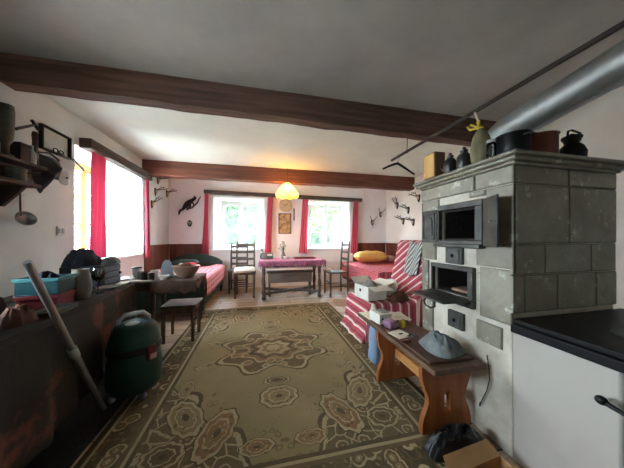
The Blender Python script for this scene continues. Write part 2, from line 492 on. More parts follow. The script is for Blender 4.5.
def tag(o, label, cat, group=None, kind=None):
    o['label'] = label; o['category'] = cat
    if group: o['group'] = group
    if kind: o['kind'] = kind
    return o
def thing(name, label, cat, loc=(0, 0, 0), rz=0, group=None):
    o = bpy.data.objects.new(name, None); COL.objects.link(o)
    o.location = loc; o.rotation_euler = (0, 0, rz); o.empty_display_size = .1
    WM[o.name] = Matrix.Translation(Vector(loc)) @ Matrix.Rotation(rz, 4, 'Z')
    return tag(o, label, cat, group)
def struct(o):
    o['kind'] = 'structure'; return o
def dup(root, loc, rz=0, label=None, group=None, scale=None):
    def cp(o, par):
        c = o.copy(); COL.objects.link(c)
        if par is not None: c.parent = par
        for ch in list(o.children): cp(ch, c)
        return c
    r = cp(root, None)
    r.location = loc; r.rotation_euler = (0, 0, rz)
    if scale: r.scale = (scale,)*3
    if label: r['label'] = label
    if group: r['group'] = group
    return r
def RZ(a): return Matrix.Rotation(a, 3, 'Z')
def RX(a): return Matrix.Rotation(a, 3, 'X')
def RY(a): return Matrix.Rotation(a, 3, 'Y')
def nz(x, y, z=0): return noise.noise(Vector((x, y, z)))
# ================================================================ the room
XL, XR, YF, YB = -2.0, 3.4, 5.75, -1.7
def ceil_z(y): return 2.66 if y < 2.4 else 2.58
struct(MB().box((XL-.5, YB-.2, -.1), (XR+.2, YF+.5, 0)).build('floor', FLOORM, smooth=False))
struct(MB().box((XL-.5, YB-.2, 2.66), (XR+.2, 2.40, 2.8)).build('ceiling', CEILNEAR, smooth=False))
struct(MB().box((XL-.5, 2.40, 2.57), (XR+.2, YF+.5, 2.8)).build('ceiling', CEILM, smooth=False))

# left wall with its deep window opening
LW = (3.06, 4.52, .92, 2.24)
w = MB()
NW = (.45, 1.65, 1.0, 1.85)  # opening for an unseen window added to light the stove
w.box((XL-.45, YB, 0), (XL, NW[0], 2.66)).box((XL-.45, NW[1], 0), (XL, LW[0], 2.66)).box((XL-.45, NW[0], 0), (XL, NW[1], NW[2])).box((XL-.45, NW[0], NW[3]), (XL, NW[1], 2.66)).box((XL-.45, LW[1], 0), (XL, YF+.45, 2.57))
w.box((XL-.45, LW[0], 0), (XL, LW[1], LW[2])).box((XL-.45, LW[0], LW[3]), (XL, LW[1], 2.57))
struct(w.build('wall_left', WALLM, smooth=False))
# far wall with two openings, splayed towards the room
FO = ((-1.06, .10), (1.18, 2.32)); FZ = (.92, 2.16)
w = MB()
xs = [XL-.0] + [v for o in FO for v in o] + [XR]
for a, b in ((XL, FO[0][0]), (FO[0][1], FO[1][0]), (FO[1][1], XR)):
    la = .12 if a != XL else 0; lb = .12 if b != XR else 0
    w.hexa([(a, YF, 0), (b, YF, 0), (b+lb, YF+.45, 0), (a-la, YF+.45, 0), (a, YF, 2.57), (b, YF, 2.57), (b+lb, YF+.45, 2.57), (a-la, YF+.45, 2.57)])
for a, b in FO:
    w.box((a, YF+.001, 0), (b, YF+.449, FZ[0])).box((a, YF+.001, FZ[1]), (b, YF+.449, 2.57))
struct(w.build('wall_far', FARWALL, smooth=False))
struct(MB().box((XR, YB, 0), (XR+.2, YF+.45, 2.66)).build('wall_right', RIGHTM, smooth=False))
struct(MB().box((XL-.45, YB-.2, 0), (XR+.2, YB, 2.66)).build('wall_back', WALLM, smooth=False))

# ceiling beams
b = MB()
n = 60
def beam(mb, y0, y1, zb0, zb1, zt, x0, x1, seed):
    def ring(i):
        t = i/n; x = x0+(x1-x0)*t
        zb = zb0+(zb1-zb0)*t + .012*nz(x*2.3, seed)
        return [(x, y0+.008*nz(x*2, seed+5), zb+.012*nz(x*6, seed+2)), (x, y1+.008*nz(x*2, seed+9), zb+.008*nz(x*5, seed+7)), (x, y1, zt), (x, y0+.006*nz(x*3, seed+3), zt)]
    rs = [[mb.bm.verts.new(p) for p in ring(i)] for i in range(n+1)]
    for a, c in zip(rs, rs[1:]):
        for k in range(4): mb.bm.faces.new((a[k], a[(k+1) % 4], c[(k+1) % 4], c[k]))
    mb.bm.faces.new(rs[0]); mb.bm.faces.new(rs[-1][::-1])
    return mb
struct(beam(MB(), 2.30, 2.43, 2.435, 2.36, 2.665, XL, XR, 1).build('trim_1', BEAMM))
struct(beam(MB(), 4.55, 4.74, 2.31, 2.295, 2.575, XL, XR, 4).build('trim_2', BEAMR))

# wainscot behind the beds
def planks(mb, p0, p1, z1, n, nrm):
    p0, p1, nrm = Vector(p0), Vector(p1), Vector(nrm)
    d = (p1-p0)/n
    for i in range(n):
        a = p0+d*(i+.03); c = p0+d*(i+.97)
        q = [a, c, c+nrm*.018, a+nrm*.018]
        mb.hexa([v for v in q] + [v+Vector((0, 0, z1)) for v in q])
    a, c = p0, p1
    q = [a, c, c+nrm*.03, a+nrm*.03]
    mb.hexa([v+Vector((0, 0, z1)) for v in q] + [v+Vector((0, 0, z1+.035)) for v in q])
    q = [a, c, c+nrm*.01, a+nrm*.01]
    mb.hexa([v for v in q] + [v+Vector((0, 0, z1)) for v in q])
    return mb
struct(planks(MB(), (XL+.02, YF-.001, 0), (FO[0][0]-.12, YF-.001, 0), 1.03, 6, (0, -1, 0)).build('trim_3', WAIN, smooth=False))
struct(planks(MB(), (XL+.001, 4.62, 0), (XL+.001, YF-.03, 0), 1.03, 9, (1, 0, 0)).build('trim_4', WAIN, smooth=False))
struct(planks(MB(), (2.42, YF-.001, 0), (XR-.03, YF-.001, 0), 1.03, 7, (0, -1, 0)).build('trim_5', WAIN, smooth=False))
struct(planks(MB(), (XR-.001, 3.2, 0), (XR-.001, YF-.03, 0), 1.03, 20, (-1, 0, 0)).build('trim_6', WAIN, smooth=False))

# windows: outer frame, two casements with glazing bars, panes
def window(name, o, x0, x1, z0, z1, mat, axis, rows=3):
    """axis 'y': frame in the xz plane at y=o ; axis 'x': frame in the yz plane at x=o"""
    def bx(mb, a0, a1, c0, c1, t0=-.03, t1=.03):
        if axis == 'y': mb.box((a0, o+t0, c0), (a1, o+t1, c1))
        else: mb.box((o+t0, a0, c0), (o+t1, a1, c1))
    m = MB(); fw = .06
    bx(m, x0, x0+fw, z0, z1); bx(m, x1-fw, x1, z0, z1); bx(m, x0+fw, x1-fw, z0, z0+fw); bx(m, x0+fw, x1-fw, z1-fw, z1)
    r = m.build(name, mat, bevel=.005); struct(r)
    mid = (x0+x1)/2
    for a, c in ((x0+fw+.004, mid-.004), (mid+.004, x1-fw-.004)):
        s = MB(); k = .05
        bx(s, a, a+k, z0+fw, z1-fw, -.025, .025); bx(s, c-k, c, z0+fw, z1-fw, -.025, .025)
        bx(s, a+k, c-k, z0+fw, z0+fw+k, -.025, .025); bx(s, a+k, c-k, z1-fw-k, z1-fw, -.025, .025)
        for i in range(1, rows):
            zz = z0+fw+k + (z1-z0-2*fw-2*k)*i/rows
            bx(s, a+k, c-k, zz-.014, zz+.014, -.02, .02)
        sa = s.build('sash', mat, r, bevel=.004)
        p = MB(); bx(p, a+k*.8, c-k*.8, z0+fw+k*.8, z1-fw-k*.8, -.003, .003)
        p.build('pane', GLASS, sa, smooth=False)
    return r
window('window_1', YF+.40, FO[0][0]+.06, FO[0][1]-.06, FZ[0], FZ[1]-.03, WHITEP, 'y')
window('window_2', YF+.40, FO[1][0]+.06, FO[1][1]-.06, FZ[0], FZ[1]-.03, WHITEP, 'y')
window('added_window', XL-.40, NW[0]+.02, NW[1]-.02, NW[2], NW[3]-.02, YELW, 'x')  # unseen window, added to bring daylight to stove and cooker
window('window_3', XL-.40, LW[0]+.02, LW[1]-.02, LW[2], LW[3]-.02, YELW, 'x')
struct(MB().box((FO[0][0]+.02, YF-.04, FZ[0]-.02), (FO[0][1]-.02, YF+.36, FZ[0]+.012)).build('trim_7', WHITEP, bevel=.004))
struct(MB().box((FO[1][0]+.02, YF-.04, FZ[0]-.02), (FO[1][1]-.02, YF+.36, FZ[0]+.012)).build('trim_8', WHITEP, bevel=.004))
struct(MB().box((XL-.36, LW[0]+.02, LW[2]-.02), (XL+.03, LW[1]-.02, LW[2]+.012)).build('trim_9', WHITEP, bevel=.004))

# curtain rails (boards)
a, c = atY(203.6, 189.4, 5.62), atY(362.4, 198.4, 5.62)
m = MB()
m.hexa([(a.x, 5.62, a.z-.085), (c.x, 5.62, c.z-.085), (c.x, YF, c.z-.085), (a.x, YF, a.z-.085), (a.x, 5.62, a.z), (c.x, 5.62, c.z), (c.x, YF, c.z), (a.x, YF, a.z)])
tag(m.build('curtain_rail', RAILM, bevel=.006), 'long grey wooden curtain rail board above both far windows', 'curtain rail')
FRA, FRC = a, c
m = MB().box((XL, 3.12, 2.225), (XL+.12, 4.66, 2.34))
tag(m.build('curtain_rail', RAILM, bevel=.006), 'grey wooden curtain rail board above the left wall window', 'curtain rail')

# curtains
def drape(name, mat, p0, p1, ztop, zbot, folds, amp, nrm, flare=0, pinch=0, nu=None, shift=0, solid=0):
    p0, p1, nrm = Vector(p0), Vector(p1), Vector(nrm)
    mid = (p0+p1)/2; nu = nu or folds*10
    sd = random.random()*50
    def fn(u, v):
        k = 1 + flare*v*v - pinch*math.sin(PI*min(1, v*1.2))
        b = mid + (p0-mid + (p1-p0)*u)*k + (p1-p0).normalized()*shift*v
        a = amp*(math.sin(u*folds*2*PI + .6*nz(u*3, v*2, sd)) + .5*nz(u*folds*1.3, v*1.5, sd))*(.6+.4*v)
        p = b + nrm*a; p.z = ztop + (zbot-ztop)*v
        return p, ((p1-p0).length*u*2, v*(ztop-zbot))
    return MB().sheet(fn, nu, 16).build(name, mat, solid=solid)
def cx(u, Y): return atY(u, 238, Y).x
zl = FRA.z-.087
yc = 5.665
tag(drape('curtain', CURTAIN, (cx(204.6, yc), yc, 0), (cx(208.6, yc), yc, 0), zl-.006, .80, 3, .02, (0, 1, 0), flare=.9, shift=-.03), 'red curtain at the left edge of the left far window', 'curtain', 'red curtains')
tag(drape('curtain', CURTAIN, (cx(267.8, yc), yc, 0), (cx(273, yc), yc, 0), zl-.030, .82, 3, .02, (0, 1, 0), flare=.35, shift=-.06), 'red curtain left of the clock, behind the hanging lamp', 'curtain', 'red curtains')
tag(drape('curtain', CURTAIN, (cx(302.6, yc), yc, 0), (cx(308.8, yc), yc, 0), zl-.035, .82, 3, .02, (0, 1, 0), flare=.35, shift=-.07), 'red curtain right of the clock, at the left edge of the right far window', 'curtain', 'red curtains')
tag(drape('curtain', CURTAIN, (cx(353.6, yc), yc, 0), (cx(358.6, yc), yc, 0), zl-.05, .80, 3, .02, (0, 1, 0), flare=.5, shift=-.06), 'red curtain at the right end of the far rail, beside the wainscot', 'curtain', 'red curtains')
tag(drape('curtain', CURTD, (XL+.065, 3.22, 0), (XL+.065, 3.48, 0), 2.222, .95, 4, .035, (1, 0, 0), flare=.25, shift=-.03), 'large red curtain on the left wall nearest the shelf, shade in its colour', 'curtain', 'red curtains')
tag(drape('curtain', CURTAIN, (XL+.065, 4.52, 0), (XL+.065, 4.64, 0), 2.222, .85, 4, .025, (1, 0, 0), pinch=.25, shift=.02), 'narrow red curtain on the left wall by the antlers', 'curtain', 'red curtains')
yn = 5.70
tag(drape('net_curtain', NET, (cx(208.5, yn), yn, 0), (cx(267.5, yn), yn, 0), zl-.020, .94, 16, .014, (0, 1, 0)), 'white net curtain over the left far window', 'net curtain')
tag(drape('net_curtain', NET, (cx(309, yn), yn, 0), (cx(353, yn), yn, 0), zl-.055, .94, 14, .014, (0, 1, 0)), 'white net curtain over the right far window', 'net curtain')
tag(drape('net_curtain', NETD, (XL+.03, 3.52, 0), (XL+.03, 4.54, 0), 2.222, .94, 15, .016, (1, 0, 0)), 'white net curtain over the left wall window', 'net curtain')

# outdoors: lawn and trees seen through the nets, added pale ground at the side
tag(MB().box((-30, 6.6, -1.0), (30, 40, -.6)).build('garden_lawn', LAWN, smooth=False), 'green lawn outside the far windows', 'ground', kind='structure')
tag(MB().box((-30, -14, -1.0), (-2.9, 6.59, -.6)).build('bounce_ground', BOUNCEM, smooth=False), 'pale ground added outside the left wall window to bounce light onto the ceiling', 'ground', kind='structure')  # ground added and made pale to bounce daylight onto the ceiling
def tree(x, y, h, r, label):
    t = thing('tree', label, 'tree', (x, y, -.6), 0, 'trees in the garden')
    MB().tube([(x, y, -.6), (x+.1, y, h*.4), (x, y+.1, h*.75)], [.2, .15, .07], 8).build('trunk', BARK, t)
    m = MB()
    for i in range(700):
        d = Vector((random.gauss(0, 1), random.gauss(0, 1), random.gauss(0, 1))).normalized()*(random.random()**.4)
        c = Vector((x+d.x*r, y+d.y*r, h*.62+d.z*h*.38)); s = random.uniform(.1, .24)
        q = Matrix.Rotation(random.random()*6, 3, Vector((random.random(), random.random(), random.random()+.1)).normalized())
        vs = [m.bm.verts.new(c + q @ Vector(p)*s) for p in ((-1, 0, 0), (0, -.5, 0), (1, 0, .2), (0, .5, 0))]
        m.bm.faces.new(vs)
    m.build('crown', LEAF, t, smooth=False)
def hedge(x0, x1, y, h, label):
    t = thing('hedge', label, 'hedge', ((x0+x1)/2, y, -.6))
    m = MB()
    for i in range(int((x1-x0)*h*60)):
        c = Vector((random.uniform(x0, x1), y+random.uniform(-.5, .5), random.uniform(-.6, h)+.4*random.random())); s = random.uniform(.14, .28)
        q = Matrix.Rotation(random.random()*6, 3, Vector((random.random(), random.random(), random.random()+.1)).normalized())
        m.bm.faces.new([m.bm.verts.new(c + q @ Vector(p)*s) for p in ((-1, 0, 0), (0, -.5, 0), (1, 0, .2), (0, .5, 0))])
    m.box((x0, y-.1, -.6), (x1, y+.6, h-.2))
    m.build('foliage', LEAFD, t, smooth=False)
hedge(-6, 9, 12.5, 3.1, 'tall dark green hedge across the garden behind the far windows')
tree(-2.6, 15.6, 5.6, 2.1, 'leafy tree in the garden behind the left far window')
tree(3.2, 10.0, 4.4, 1.5, 'leafy tree in the garden behind the right far window, left pane')
tree(6.0, 15.8, 5.6, 2.2, 'leafy tree in the garden behind the right far window, right pane')

# ================================================================ light
wd = bpy.data.worlds.new('sky'); SC.world = wd; wd.use_nodes = True
wn = wd.node_tree; bg = wn.nodes['Background']
bg.inputs[0].default_value = (.77, .94, 1.08, 1); bg.inputs[1].default_value = 13.0
def portal(loc, rot, sx, sy):
    l = bpy.data.lights.new('window_portal', 'AREA'); l.shape = 'RECTANGLE'; l.size = sx; l.size_y = sy
    l.cycles.is_portal = True
    o = bpy.data.objects.new('window_portal', l); COL.objects.link(o); o.location = loc; o.rotation_euler = rot
portal(((FO[0][0]+FO[0][1])/2, YF+.47, 1.54), (-PI/2, 0, 0), 1.2, 1.3)
portal(((FO[1][0]+FO[1][1])/2, YF+.47, 1.54), (-PI/2, 0, 0), 1.2, 1.3)
portal((XL-.47, (NW[0]+NW[1])/2, 1.43), (0, -PI/2, 0), .9, 1.2)
portal((XL-.47, (LW[0]+LW[1])/2, 1.58), (0, -PI/2, 0), 1.35, 1.5)
# ================================================================ tiled stove and masonry cooker
XS, Y0, Y1, X1 = 1.33, .97, 1.68, 2.15
stove = thing('tiled_stove', 'tall grey-green tiled stove with two open iron oven doors', 'stove', (1.74, 1.32, 0))
m = MB(); e = .010
xa, xb, ya, yb = XS+e, X1-e, Y0+e, Y1
U = (1.18, 1.475, 1.185, 1.40)      # upper oven opening y0 y1 z0 z1
L = (1.235, 1.545, .80, .98)        # lower oven opening
xd = 1.80
m.box((xa, ya, 0), (xb, yb, L[2])).box((xa, ya, L[3]), (xb, yb, U[2])).box((xa, ya, U[3]), (xb, yb, 1.60))
for o in (U, L):
    m.box((xa, ya, o[2]), (xd, o[0], o[3])).box((xa, o[1], o[2]), (xd, yb, o[3])).box((xd, ya, o[2]), (xb, yb, o[3]))
m.build('masonry_core', STPL, stove, bevel=.006)
m = MB()
for o in (U, L):                    # sooty lining of the ovens
    t = .012
    m.box((xa+.02, o[0]-t*.0, o[2]), (xd, o[1], o[2]+t)).box((xa+.02, o[0], o[3]-t), (xd, o[1], o[3]))
    m.box((xa+.02, o[0], o[2]+t), (xd, o[0]+t, o[3]-t)).box((xa+.02, o[1]-t, o[2]+t), (xd, o[1], o[3]-t)).box((xd-t, o[0]+t, o[2]+t), (xd, o[1]-t, o[3]-t))
m.build('oven_lining', SOOTB, stove, smooth=False)
g = .003
front = [(Y0, 1.195, 1.50, 1.598), (1.2, Y1, 1.50, 1.598),
         (Y0, 1.125, 1.17, 1.495), (1.50, Y1, 1.17, 1.495), (1.125, 1.24, 1.46, 1.495),
         (Y0, 1.19, 1.03, 1.165), (1.53, Y1, 1.03, 1.165),
         (Y0+.01, 1.165, .72, 1.022), (1.61, Y1, .72, 1.022), (1.03, 1.19, .565, .69), (1.56, Y1, .45, .715)]
side = [(XS, 1.745, 1.50, 1.598), (1.745, X1, 1.50, 1.598), (XS, 1.745, 1.17, 1.495), (1.745, X1, 1.17, 1.495),
        (XS, 1.56, 1.0, 1.165), (1.56, 1.93, 1.0, 1.165), (1.93, X1, 1.0, 1.165), (XS, 1.42, .79, .995), (1.42, 1.66, .79, .995), (1.66, 1.97, .79, .995), (1.97, X1, .79, .995)]
m = MB()
for a, b, c, d in front:
    j = random.uniform(-.004, .003)
    m.box((XS+j, a+g, c+g), (XS+.02, b-g, d-g))
for a, b, c, d in side:
    j = random.uniform(-.003, .003)
    m.box((a+g + (.02 if a == XS else 0), Y0+j, c+g), (b-g, Y0+.02, d-g))
for z0, z1 in ((1.50, 1.598), (1.17, 1.495), (1.0, 1.165), (.79, .995)):
    m.box((XS+g*.5, Y0, z0+g), (XS+.02+g, Y0+.02, z1-g))
    m.box((XS, Y1-.001, z0+g), (X1, Y1+.008, z1-g))
m.build('glazed_tiles', TILE, stove, bevel=.006)
m = MB()
for a, b, c, d in front: m.box((XS+.006, a, c), (XS+.016, b, d))
for a, b, c, d in side: m.box((a+.005, Y0+.006, c), (b, Y0+.016, d))
m.build('tile_joints', M('grey_grout', (120, 116, 104), (92, 88, 78), .95, 7, bmp=.3), stove, smooth=False)
m = MB()
for z0, z1, o in ((1.598, 1.615, .015), (1.615, 1.638, .04), (1.638, 1.660, .055)):
    m.box((XS-o, Y0-o, z0), (X1+o, Y1+o, z1))
m.build('cornice', TILE, stove, bevel=.008)
# upper oven frame and its two swung-open doors
def ring(mb, y0, y1, z0, z1, o, x0, x1):
    mb.box((x0, y0, o[3]), (x1, y1, z1)).box((x0, y0, z0), (x1, y1, o[2]))
    mb.box((x0, y0, o[2]), (x1, o[0], o[3])).box((x0, o[1], o[2]), (x1, y1, o[3]))
    return mb
f = ring(MB(), 1.13, 1.49, 1.14, 1.44, U, XS-.022, XS+.012)
f.box((XS-.05, 1.125, 1.135), (XS+.01, 1.50, 1.16))
fr = f.build('oven_frame', IRON, stove, bevel=.004)
def door(name, w, z0, z1, hinge, ang, label=None):
    """door leaf from the hinge line, ang measured from +y towards -x"""
    mt = Matrix.Translation(hinge) @ Matrix.Rotation(ang, 4, 'Z')
    d = MB().box((-.012, .003, z0), (.0, w, z1))
    d.box((-.02, .02, z0+.02), (-.012, .035, z1-.02)).box((-.02, w-.03, z0+.02), (-.012, w-.015, z1-.02))
    d.box((-.02, .035, z1-.035), (-.012, w-.03, z1-.02)).box((-.02, .035, z0+.02), (-.012, w-.03, z0+.035))
    n = 10                               # raised arched panel
    cy_, rr = w/2, w*.24
    poly = [(cy_-rr, z0+.055), (cy_+rr, z0+.055)] + [(cy_+rr*math.cos(PI*i/n), z1-.065-rr*.6+rr*math.sin(PI*i/n)) for i in range(n+1)]
    d.prism(poly, Matrix(((0, 0, 1, -.02), (1, 0, 0, 0), (0, 1, 0, 0), (0, 0, 0, 1))), .008)
    for v in d.bm.verts: v.co = mt @ v.co
    o = d.build('oven_door', IRON, stove, bevel=.003)
    return o, mt
door('oven_door', .165, 1.165, 1.415, Vector((XS-.008, 1.497, 0)), 0)
dr, mt = door('oven_door', .172, 1.15, 1.435, Vector((XS-.02, 1.128, 0)), PI-math.radians(29))
k = MB().tube([mt @ Vector((.0, .15, 1.29)), mt @ Vector((.018, .15, 1.29))], .004, 8).blob(mt @ Vector((.022, .15, 1.29)), (.007, .007, .007), 10)
k.build('door_knob', STEEL, dr)
# damper plates
def plate(y0, y1, z0, z1):
    p = MB().box((XS-.014, y0, z0), (XS+.012, y1, z1)).box((XS-.02, y0+.015, z0+.015), (XS-.014, y1-.015, z1-.015))
    pl = p.build('damper_plate', IRON, stove, bevel=.003)
    MB().blob((XS-.025, (y0+y1)/2, (z0+z1)/2), (.010, .013, .013), 10).build('damper_knob', BLACKM, pl)
plate(1.283, 1.42, 1.02, 1.135)
plate(1.275, 1.40, .575, .69)
# lower oven
f = ring(MB(), 1.195, 1.56, .745, 1.01, L, XS-.02, XS+.012)
f.build('oven_frame', IRON, stove, bevel=.004)
fl = MB().hexa([(XS-.02, 1.20, .790), (1.11, 1.215, .785), (1.095, 1.50, .790), (XS-.02, 1.55, .795), (XS-.02, 1.20, .803), (1.11, 1.215, .798), (1.095, 1.50, .803), (XS-.02, 1.55, .808)])
flo = fl.build('drop_door', IRON, stove, bevel=.003)
hp = [(1.14, 1.40, .787), (1.12, 1.40, .76), (1.125, 1.39, .735), (1.14, 1.36, .722), (1.155, 1.335, .735), (1.15, 1.33, .76), (1.15, 1.335, .787)]
MB().tube(hp, .006, 8).build('door_handle', BLACKM, flo)
MB().box((XS+.02, 1.26, .825), (XS+.32, 1.40, .845)).build('firebrick', M('firebrick', (150, 118, 96), (112, 88, 74), .9, 7), stove, bevel=.004)

# masonry cooker
ck = thing('masonry_cooker', 'low white plastered cooker with black iron top beside the tiled stove', 'cooker', (1.74, .3, 0))
m = MB()
def pl_front(x, y0, y1, z0, z1):
    pass
m.box((XS, .585, 0), (X1, Y0+.005, .70))
m.build('plaster_base', COOKP, ck, bevel=.012)
m = MB().box((XS-.03, -.30, .70), (X1, Y0-.006, .745)).box((XS-.015, -.28, .745), (X1, Y0-.012, .772))
tp = m.build('iron_top', BLACKM, ck, bevel=.006)
for q in ((1.62, .62), (1.62, .30)):
    MB().lathe([(.0, .773), (.115, .773), (.12, .776), (.112, .779), (.07, .779), (.066, .777), (.06, .780), (.0, .781)], (q[0], q[1], 0), 28).build('hob_ring', IRON, tp)
m = MB().box((XS-.004, -.30, .03), (X1, .58, .70)).box((XS+.04, -.28, 0), (X1-.04, .56, .03))
bd = m.build('iron_body', BLACKM, ck, bevel=.005)
m = MB().box((XS-.02, -.22, .32), (XS-.004, .53, .66))
od = m.build('oven_door', BLACKM, ck, bevel=.006)
m = MB().tube([(XS-.02, .50, .56), (XS-.055, .515, .563), (XS-.06, .56, .570), (XS-.06, .60, .578)], [.007, .008, .008, .010], 10).blob((XS-.06, .612, .581), (.017, .019, .017), 12)
m.build('door_handle', BLACKM, od)

# cable on the white plaster
c = [atX(487, 355, XS-.008), atX(489, 368, XS-.008), atX(489.5, 380, XS-.008), atX(487, 390, XS-.008), atX(483, 398, XS-.008), atX(480.5, 403, XS-.008)]
t = MB().tube(c, .003, 6)
cb = tag(t.build('cable', BLACKP), 'thin black cable dangling on the white cooker plaster', 'cable')
d = c[-1]; MB().tube([d+Vector((0, 0, .004)), d+Vector((-.0, .006, -.022))], [.005, .004], 8).build('plug', BLACKP, cb)

# ---------------------------------------------------------------- stovepipe, pole, hanger
pa, pb = Vector((1.865, 1.40, 2.03)), Vector((1.995, -.2, 2.36))
sp = thing('stovepipe', 'wide galvanised stovepipe rising from the stove towards the chimney', 'pipe', (1.865, 1.45, 1.66))
R_ = .104
MB().tube([pa + (pb-pa)*(-.0), pa+(pb-pa)*.5, pb, pb+(pb-pa)*.9], R_, 32).build('pipe_run', STEEL, sp)
el = [pa+(pb-pa)*.02, pa, Vector((1.862, 1.445, 2.005)), Vector((1.861, 1.475, 1.96)), Vector((1.86, 1.485, 1.90)), Vector((1.86, 1.485, 1.80)), Vector((1.86, 1.485, 1.662))]
MB().tube(el, [R_-.003, R_+.001]+[R_]*4+[R_], 32).build('pipe_elbow', STEEL, sp)
pm = pa+(pb-pa)*.46; dv = (pb-pa).normalized()
MB().tube([pm-dv*.012, pm+dv*.012], R_+.004, 32).build('pipe_collar', STEEL, sp)

PX, PZ = 1.74, 2.25
pole = thing('hanging_pole', 'long dark metal pole hanging under the ceiling above the stove', 'pole', (PX, 1.3, PZ))
MB().tube([(PX, 2.80, PZ), (PX, .6, PZ), (PX, -1.6, PZ)], .0165, 14).build('bar', M('dark_steel_bar', (74, 68, 62), (52, 47, 43), .5, 6, metal=.5), pole)
MB().tube([(PX, 2.47, PZ+.014), (PX, 2.46, 2.40), (PX, 2.432, 2.56)], .004, 6).tube([(PX+.018*math.cos(a), 2.47, PZ+.018*math.sin(a)) for a in [i*PI/6 for i in range(13)]], .003, 6).build('suspension_wire', BLACKM, pole)
MB().tube([(PX, -.4, PZ+.014), (PX, -.4, 2.66)], .004, 6).build('suspension_wire', BLACKM, pole)

hx, hy = PX, 2.66
hg = thing('coat_hanger', 'black coat hanger hooked on the far end of the ceiling pole', 'hanger', (hx, hy, PZ))
hk = [(hx+.025*math.cos(a), hy, PZ-.001+.025*math.sin(a)) for a in [PI*(1.15-.115*i) for i in range(11)]] + [(hx+.018, hy, PZ-.03), (hx+.002, hy, PZ-.05), (hx, hy, PZ-.085)]
MB().tube(hk, .0028, 8).build('hook', STEEL, hg)
def hanger_arm(sx):
    pts, rs = [], []
    for i in range(9):
        t = i/8
        pts.append((hx+sx*.225*t, hy-.03*t*t, PZ-.085-.115*t**1.2-sx*.022*t)); rs.append(.0165-.004*t)
    return MB().tube(pts, rs, 10)
m = hanger_arm(1); m2 = hanger_arm(-1)
m.build('arm', BLACKP, hg); m2.build('arm', BLACKP, hg)

# ---------------------------------------------------------------- things on top of the stove
ZT = 1.661
def on_stove(u, Y):
    p = atY(u, 160, Y); return Vector((p.x, p.y, ZT))
# wooden box
t = thing('wooden_box', 'upright brown wooden box at the far end of the stove top', 'box', (1.345, 1.565, ZT))
MB().box((1.30, 1.50, ZT), (1.39, 1.62, ZT+.20)).build('box_body', M('brown_box_wood', (128, 92, 66), (104, 74, 52), .5, 5, (3, 3, .6)), t, bevel=.003)
MB().box((1.292, 1.508, ZT+.012), (1.2995, 1.612, ZT+.19)).build('lid', YELW, t, bevel=.002)
# two dark jugs
def jug(x, y, s, label, ha):
    t = thing('stoneware_jug', label, 'jug', (x, y, ZT), 0, 'dark jugs on the stove top')
    MB().lathe([(0, 0), (.038*s, 0), (.044*s, .02*s), (.046*s, .06*s), (.045*s, .09*s), (.032*s, .108*s), (.022*s, .118*s), (.024*s, .135*s), (.018*s, .137*s), (.016*s, .12*s), (0, .119*s)], (x, y, ZT), 24).build('jug_body', CERD, t)
    r = RZ(ha)
    MB().tube([Vector((x, y, ZT)) + r @ Vector(p)*s for p in ((.030, 0, .105), (.055, 0, .108), (.068, 0, .085), (.064, 0, .05), (.041, 0, .035))], .006*s, 8).build('handle', CERD, t)
    MB().lathe([(0, .137*s), (.012*s, .137*s), (.013*s, .150*s), (.007*s, .158*s), (0, .159*s)], (x, y, ZT), 14).build('stopper', CERD, t)
jug(1.335, 1.395, .95, 'dark stoneware jug beside the wooden box on the stove top', PI*.62)
jug(1.345, 1.290, .97, 'dark stoneware jug beside the olive cloth bag on the stove top', -PI*.2)
# olive bag with ribbon
bx_, by_ = 1.342, 1.165
t = thing('cloth_bag', 'olive cloth bag tied with a yellow ribbon on the stove edge', 'bag', (bx_, by_, ZT))
MB().lathe([(0, 0), (.045, 0), (.054, .03), (.056, .08), (.052, .13), (.043, .17), (.028, .20), (.016, .215), (.013, .225), (.020, .24), (.016, .248), (0, .245)], (bx_, by_, ZT), 24).build('bag_body', OLIVE, t)
m = MB()
m.tube([(bx_+.015*math.cos(a), by_+.015*math.sin(a), ZT+.222) for a in [i*PI/6 for i in range(13)]], .004, 6)
m.build('ribbon', YRIB, t)
for sx in (-1, 1):
    MB().tube([(bx_-.008, by_+sx*.004, ZT+.225), (bx_-.03, by_+sx*.022+.02, ZT+.26), (bx_-.035, by_+sx*.042+.02, ZT+.255), (bx_-.03, by_+sx*.03+.02, ZT+.232), (bx_-.012, by_+sx*.003, ZT+.224)], .008, 6).build('bow_loop', YRIB, t)
MB().tube([(bx_+.002, by_, ZT+.24), (bx_-.012, by_+.012, ZT+.28), (bx_-.022, by_+.022, ZT+.33)], .006, 8).build('stick', PAPER, t)
t = thing('brown_flask', 'round brown flask with a red cap behind the olive bag', 'flask', (1.47, 1.245, ZT))
MB().lathe([(0, 0), (.04, 0), (.052, .05), (.052, .13), (.032, .18), (.02, .195), (.02, .21), (0, .21)], (1.465, 1.265, ZT), 22).build('flask_body', BROWNC, t)
MB().lathe([(0, .21), (.024, .21), (.024, .235), (.018, .242), (0, .242)], (1.465, 1.265, ZT), 18).build('cap', REDP, t)
t = thing('lidded_glass_jar', 'small shiny glass jar with steel lid beside the black pot', 'jar', (1.315, 1.068, ZT))
MB().lathe([(0, 0), (.022, 0), (.024, .01), (.024, .075), (.020, .088), (0, .088)], (1.308, 1.072, ZT), 20).build('jar_body', WGLASS, t)
MB().lathe([(0, .089), (.022, .089), (.022, .105), (.018, .108), (0, .108)], (1.308, 1.072, ZT), 20).build('lid', STEEL, t)
